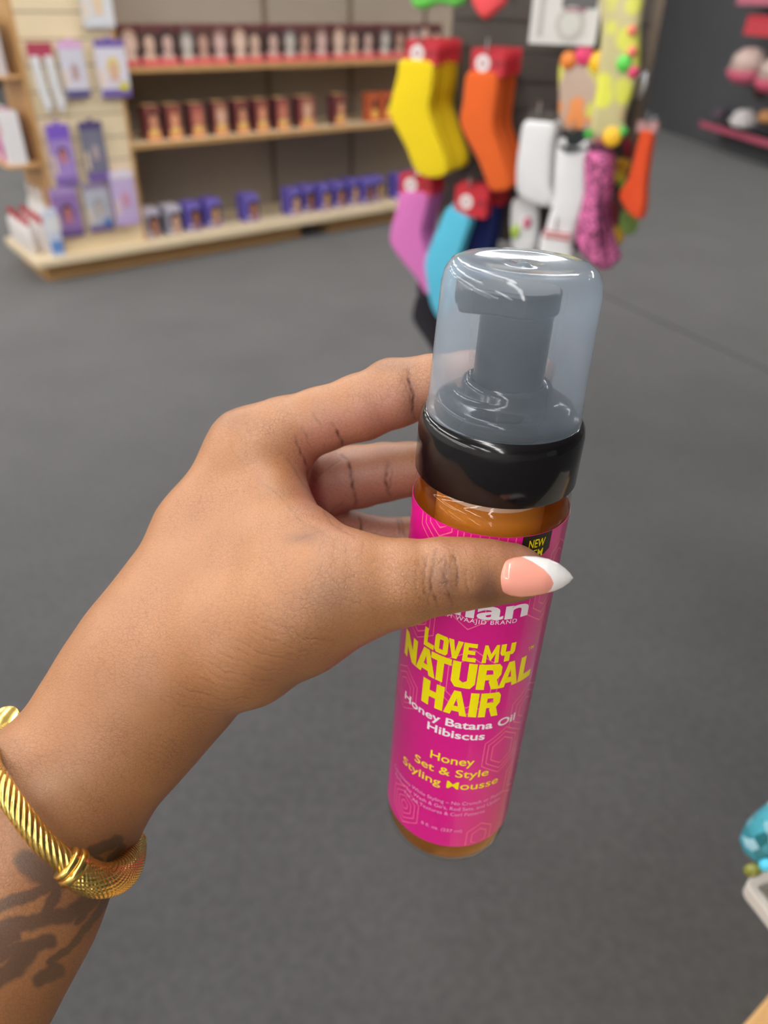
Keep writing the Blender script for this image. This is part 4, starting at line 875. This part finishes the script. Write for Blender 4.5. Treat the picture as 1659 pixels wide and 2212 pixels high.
dark = np.clip(blob(1055, 1265, 26, 42, 0, .225)*.95+blob(962, 1250, 40, 52, 0, .225)*.55+blob(1040, 1290, 70, 18, 0, .225)*.6+blob(715, 1290, 70, 60, 0, .24)*.45+blob(655, 1160, 38, 14, 0, .26, -.1)*.6+blob(850, 792, 60, 16, 0, .3)*.4+blob(640, 1440, 130, 45, 0, .27, -.5)*.35+blob(430, 1600, 80, 40, 0, .27, -.6)*.3+blob(885, 860, 16, 60, .24, .28)*.4+blob(500, 905, 45, 25, 0, .3)*.3+blob(600, 970, 30, 16, 0, .3)*.15+blob(1000, 1320, 140, 20, 0, .225)*.3, 0, 1)
base_c = HV2.mean(0)*0+pz(262, 1562, .238)
WV = (HV2-base_c)@M3.T
me = bpy.data.meshes.new('person'); me.from_pydata(WV.tolist(), [], HF[:, ::-1].tolist()); me.shade_smooth()
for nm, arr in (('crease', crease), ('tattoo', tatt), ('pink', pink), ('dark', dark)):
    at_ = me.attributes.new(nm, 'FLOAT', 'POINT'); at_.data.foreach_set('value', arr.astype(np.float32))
hand = bpy.data.objects.new('person', me); COL.objects.link(hand); hand.location = cw(base_c)
bm = bmesh.new(); bm.from_mesh(me)
if bm.calc_volume(signed=True) < 0:
    bmesh.ops.reverse_faces(bm, faces=bm.faces)
bm.to_mesh(me); bm.free()
tag(hand, 'left hand and tattooed forearm of a person gripping the mousse bottle', 'person')

def skin():
    m = bpy.data.materials.new('brown_skin'); m.use_nodes = True; nt = m.node_tree; N_ = nt.nodes; Lk = nt.links.new; bs = N_['Principled BSDF']
    bs.inputs['Roughness'].default_value = .4; bs.inputs['Specular IOR Level'].default_value = .55
    bs.inputs['Subsurface Weight'].default_value = .12; bs.inputs['Subsurface Radius'].default_value = (1, .35, .2); bs.inputs['Subsurface Scale'].default_value = .003
    tc = N_.new('ShaderNodeTexCoord')
    def attr(n_): a = N_.new('ShaderNodeAttribute'); a.attribute_name = n_; return a.outputs['Fac']
    def mix(fac, c1, c2, f=None):
        x = N_.new('ShaderNodeMixRGB')
        if hasattr(fac, 'links'): Lk(fac, x.inputs[0])
        else: x.inputs[0].default_value = fac
        for s, c in ((1, c1), (2, c2)):
            if hasattr(c, 'links'): Lk(c, x.inputs[s])
            else: x.inputs[s].default_value = c
        return x.outputs[0]
    def mul(a, k):
        x = N_.new('ShaderNodeMath'); x.operation = 'MULTIPLY'; Lk(a, x.inputs[0])
        if hasattr(k, 'links'): Lk(k, x.inputs[1])
        else: x.inputs[1].default_value = k
        return x.outputs[0]
    n1 = N_.new('ShaderNodeTexNoise'); n1.inputs['Scale'].default_value = 45; n1.inputs['Detail'].default_value = 5; Lk(tc.outputs['Object'], n1.inputs['Vector'])
    base = mix(n1.outputs[0], lin((153, 102, 64)), lin((179, 126, 84)))
    base = mix(mul(attr('pink'), .8), base, lin((180, 124, 106)))
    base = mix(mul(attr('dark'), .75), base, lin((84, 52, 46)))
    # fine skin lines: two stretched cell patterns
    vs_ = []
    for sc, rot, st in ((1500, .5, (1, .45, 1)), (950, -.7, (.5, 1, 1))):
        mp = N_.new('ShaderNodeMapping'); mp.inputs['Rotation'].default_value = (rot, rot*.6, rot); mp.inputs['Scale'].default_value = st; Lk(tc.outputs['Object'], mp.inputs['Vector'])
        # wobble
        vo = N_.new('ShaderNodeTexVoronoi'); vo.feature = 'DISTANCE_TO_EDGE'; vo.inputs['Scale'].default_value = sc; Lk(mp.outputs[0], vo.inputs['Vector'])
        r_ = N_.new('ShaderNodeMapRange'); r_.inputs[1].default_value = 0; r_.inputs[2].default_value = .12; r_.inputs[3].default_value = 1; r_.inputs[4].default_value = 0; Lk(vo.outputs['Distance'], r_.inputs[0]); vs_.append(r_.outputs[0])
    ad = N_.new('ShaderNodeMath'); ad.operation = 'ADD'; Lk(vs_[0], ad.inputs[0]); Lk(vs_[1], ad.inputs[1])
    n2 = N_.new('ShaderNodeTexNoise'); n2.inputs['Scale'].default_value = 60; Lk(tc.outputs['Object'], n2.inputs['Vector'])
    lines = mul(ad.outputs[0], n2.outputs[0])
    base = mix(mul(lines, .5), base, lin((112, 68, 46)))
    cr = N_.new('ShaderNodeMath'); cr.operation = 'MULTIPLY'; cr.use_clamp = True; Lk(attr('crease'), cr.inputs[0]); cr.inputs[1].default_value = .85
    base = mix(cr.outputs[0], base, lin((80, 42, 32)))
    n3 = N_.new('ShaderNodeTexNoise'); n3.inputs['Scale'].default_value = 160; Lk(tc.outputs['Object'], n3.inputs['Vector'])
    base = mix(mul(attr('tattoo'), .72), base, lin((66, 58, 54)))
    Lk(base, bs.inputs['Base Color'])
    bp = N_.new('ShaderNodeBump'); bp.inputs['Strength'].default_value = .35; bp.inputs['Distance'].default_value = .0002; bp.invert = True; Lk(lines, bp.inputs['Height'])
    Lk(bp.outputs[0], bs.inputs['Normal'])
    return m
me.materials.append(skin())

# thumb nail
NP = bpy.data.materials.new('gel_nail'); NP.use_nodes = True; bs = NP.node_tree.nodes['Principled BSDF']; bs.inputs['Base Color'].default_value = lin((232, 158, 140)); bs.inputs['Roughness'].default_value = .08; bs.inputs['Coat Weight'].default_value = .6
NW = mat('white_nail_tip', (238, 234, 232), .08, coat=.6)
top = [(1074, 1236), (1080, 1222), (1092, 1210), (1110, 1204), (1135, 1201), (1160, 1202), (1185, 1207), (1206, 1216), (1222, 1228), (1232, 1238), (1238, 1247)]
botm = [(1074, 1256), (1078, 1270), (1086, 1280), (1104, 1287), (1126, 1290), (1150, 1288), (1176, 1283), (1198, 1277), (1216, 1269), (1230, 1259), (1238, 1250)]
nb_ = 36; T = smooth_poly(top+botm[::-1], 1)
def interp(P, t):
    P = np.array(P, float); x = t*(len(P)-1); i = min(int(x), len(P)-2); return P[i]+(P[i+1]-P[i])*(x-i)
nu = 80; vs = []; fs = []; ms = []
for layer in (0, 1):
    for i in range(nu+1):
        s = i/nu; a, b_ = interp(top, s), interp(botm, s)
        for j in range(nb_+1):
            t = j/nb_; p = a+(b_-a)*t; bul = math.sqrt(max(1-(2*t-1)**2*.93, 0))
            wdt = np.linalg.norm(b_-a)/86
            z = .2115-.0042*bul*min(1, wdt+.1)-.0060+.0040*max(0, s-.35)**1.5+(.0 if layer == 0 else .0007)+.0010*max(0, .08-s)/.08
            vs.append(cw(pz(p[0], p[1], z)))
nn_ = (nu+1)*(nb_+1)
def isw(px, py):       # diagonal smile line
    P = [(1118, 1195), (1150, 1212), (1178, 1232), (1192, 1250), (1198, 1262), (1190, 1276), (1174, 1292)]
    for (x0_, y0_), (x1_, y1_) in zip(P[:-1], P[1:]):
        if y0_ <= py <= y1_: return px > x0_+(x1_-x0_)*(py-y0_)/(y1_-y0_)
    return False
NU2, NB2 = nu, nb_
def vid(l, i, j): return l*nn_+i*(nb_+1)+j
b = MB(); o0 = cw(pz(1150, 1245, .205)); fsP, fsW = [], []
for i in range(nu):
    for j in range(nb_):
        c = (interp(top, (i+.5)/nu)*(1-(j+.5)/nb_)+interp(botm, (i+.5)/nu)*((j+.5)/nb_)); tgt = fsW if isw(*c) else fsP
        tgt.append((vid(0, i, j), vid(0, i+1, j), vid(0, i+1, j+1), vid(0, i, j+1))); tgt.append((vid(1, i, j), vid(1, i, j+1), vid(1, i+1, j+1), vid(1, i+1, j)))
for i in range(nu):
    for j in (0, nb_): fsW.append((vid(0, i, j), vid(0, i+1, j), vid(1, i+1, j), vid(1, i, j))) if i > nu*.6 else fsP.append((vid(0, i, j), vid(0, i+1, j), vid(1, i+1, j), vid(1, i, j)))
for i in (0, nu):
    for j in range(nb_): (fsP if i == 0 else fsW).append((vid(0, i, j), vid(0, i, j+1), vid(1, i, j+1), vid(1, i, j)))
b.add([tuple(v-hand.location) for v in vs], fsP+fsW, NP)
nail = b.build('thumbnail', hand, smooth=True, fixn=True)
NLINE = [(1108, 1180), (1118, 1198), (1150, 1213), (1176, 1230), (1190, 1246), (1196, 1260), (1191, 1272), (1178, 1284), (1168, 1300)]
tip = []
for l in (0, 1):
    for i in range(nu+1):
        for j in range(nb_+1):
            p = interp(top, i/nu)*(1-j/nb_)+interp(botm, i/nu)*(j/nb_); dm = 1e9; sg = 1
            for (x0_, y0_), (x1_, y1_) in zip(NLINE[:-1], NLINE[1:]):
                dx, dy = x1_-x0_, y1_-y0_; t = min(max(((p[0]-x0_)*dx+(p[1]-y0_)*dy)/(dx*dx+dy*dy), 0), 1); dd = math.hypot(p[0]-x0_-t*dx, p[1]-y0_-t*dy)
                if dd < dm: dm = dd; sg = 1 if (dx*(p[1]-y0_)-dy*(p[0]-x0_)) < 0 else -1
            tip.append(dm*sg)
at_ = nail.data.attributes.new('tip', 'FLOAT', 'POINT'); at_.data.foreach_set('value', np.array(tip, np.float32))
nt = NP.node_tree; a_ = nt.nodes.new('ShaderNodeAttribute'); a_.attribute_name = 'tip'; r_ = nt.nodes.new('ShaderNodeMapRange'); r_.inputs[1].default_value = -.8; r_.inputs[2].default_value = .8; nt.links.new(a_.outputs['Fac'], r_.inputs[0])
x_ = nt.nodes.new('ShaderNodeMixRGB'); x_.inputs[1].default_value = lin((234, 156, 138)); x_.inputs[2].default_value = lin((240, 236, 234)); nt.links.new(r_.outputs[0], x_.inputs[0]); nt.links.new(x_.outputs[0], bs.inputs['Base Color']); nail['label'] = 'glossy pink almond-shaped nail with a white tip'

# ================================================================== BRACELET
def catmull(P, k=24):
    P = [np.array(p, float) for p in P]; out = []
    for i in range(len(P)-1):
        p0 = P[max(i-1, 0)]; p1 = P[i]; p2 = P[i+1]; p3 = P[min(i+2, len(P)-1)]
        for j in range(k):
            t = j/k; out.append(.5*((2*p1)+(-p0+p2)*t+(2*p0-5*p1+4*p2-p3)*t*t+(-p0+3*p1-3*p2+p3)*t**3))
    out.append(P[-1]); return np.array(out)
def sweep(path, rf, m, name, parent, nt_=48, cap=True):
    d = np.gradient(path, axis=0); d /= np.linalg.norm(d, axis=1)[:, None]; L = np.concatenate([[0], np.cumsum(np.linalg.norm(np.diff(path, axis=0), axis=1))])
    u = np.cross(d[0], [0, 0, 1.]); u /= np.linalg.norm(u); vs = []
    for i in range(len(path)):
        u = u-d[i]*(u@d[i]); u /= np.linalg.norm(u); v = np.cross(d[i], u)
        for j in range(nt_):
            a = 2*PI*j/nt_; r = rf(L[i], a, L[-1]); vs.append(path[i]+(u*math.cos(a)+v*math.sin(a))*r)
    fs = [(i*nt_+j, i*nt_+(j+1) % nt_, (i+1)*nt_+(j+1) % nt_, (i+1)*nt_+j) for i in range(len(path)-1) for j in range(nt_)]
    if cap: fs += [tuple(range(nt_)), tuple((len(path)-1)*nt_+j for j in range(nt_))]
    b = MB(); b.add([tuple(M3@x+CAM0-np.array(parent.location)) for x in vs], fs, m); return b.build(name, parent, smooth=True)
br = empty('cuff_bracelet', tuple(cw(pz(90, 1790, .225)))); tag(br, 'gold twisted cable cuff bracelet around the wrist', 'bracelet')
def resample(P, step):
    L = np.concatenate([[0], np.cumsum(np.linalg.norm(np.diff(P, axis=0), axis=1))]); s = np.arange(0, L[-1], step); return np.stack([np.interp(s, L, P[:, k]) for k in range(3)], 1)
cable = resample(catmull([pz(22, 1575, .246), pz(-14, 1610, .224), pz(-22, 1650, .208), pz(0, 1692, .1995), pz(40, 1752, .1965), pz(92, 1818, .1965), pz(150, 1868, .1985)]), .00025)
sweep(cable, lambda s, a, L: .0030*(.80+.20*math.sqrt(abs(math.sin(4.5*(a-s*300))))), GOLD, 'twisted_cable', br, 144)
meshp = resample(catmull([pz(158, 1874, .1990), pz(190, 1894, .2010), pz(224, 1902, .2045), pz(256, 1893, .2120), pz(275, 1872, .2220), pz(283, 1846, .2330), pz(282, 1822, .2430), pz(255, 1790, .2530)]), .00016)
sweep(meshp, lambda s, a, L: .00455*(.93+.045*(abs(math.sin(10*a+s*1500))+abs(math.sin(10*a-s*2600)))), GOLD, 'mesh_end', br, 180)
def rings(p, q_, r, name, offs):
    d = nrm(q_-p)
    for o_, rr2, wd in offs:
        c = p+d*o_; path = np.array([c+d*t for t in np.linspace(-wd, wd, 14)])
        sweep(path, lambda s, a, L, rr2=rr2, wd=wd: rr2-wd*.6*(1-math.sqrt(max(0, 1-((s-L/2)/(L/2)*.96)**2))), GOLD, name, br, 48)
rings(pz(146, 1866, .1985), pz(190, 1894, .2010), .004, 'collar_ring', [(.0, .0046, .0009), (.0023, .0052, .0013)])
rings(pz(284, 1826, .2420), pz(262, 1796, .2510), .004, 'collar_ring', [(.0, .0050, .0011)])
rings(pz(14, 1560, .246), pz(30, 1580, .25), .004, 'collar_ring', [(-.001, .0052, .0014)])
back = resample(catmull([pz(8, 1563, .246), pz(50, 1600, .262), pz(110, 1660, .272), pz(160, 1700, .276)]), .0003)
sweep(back, lambda s, a, L: .0036*(1+.05*math.sin(s*3400)), GOLD, 'mesh_end', br, 48)
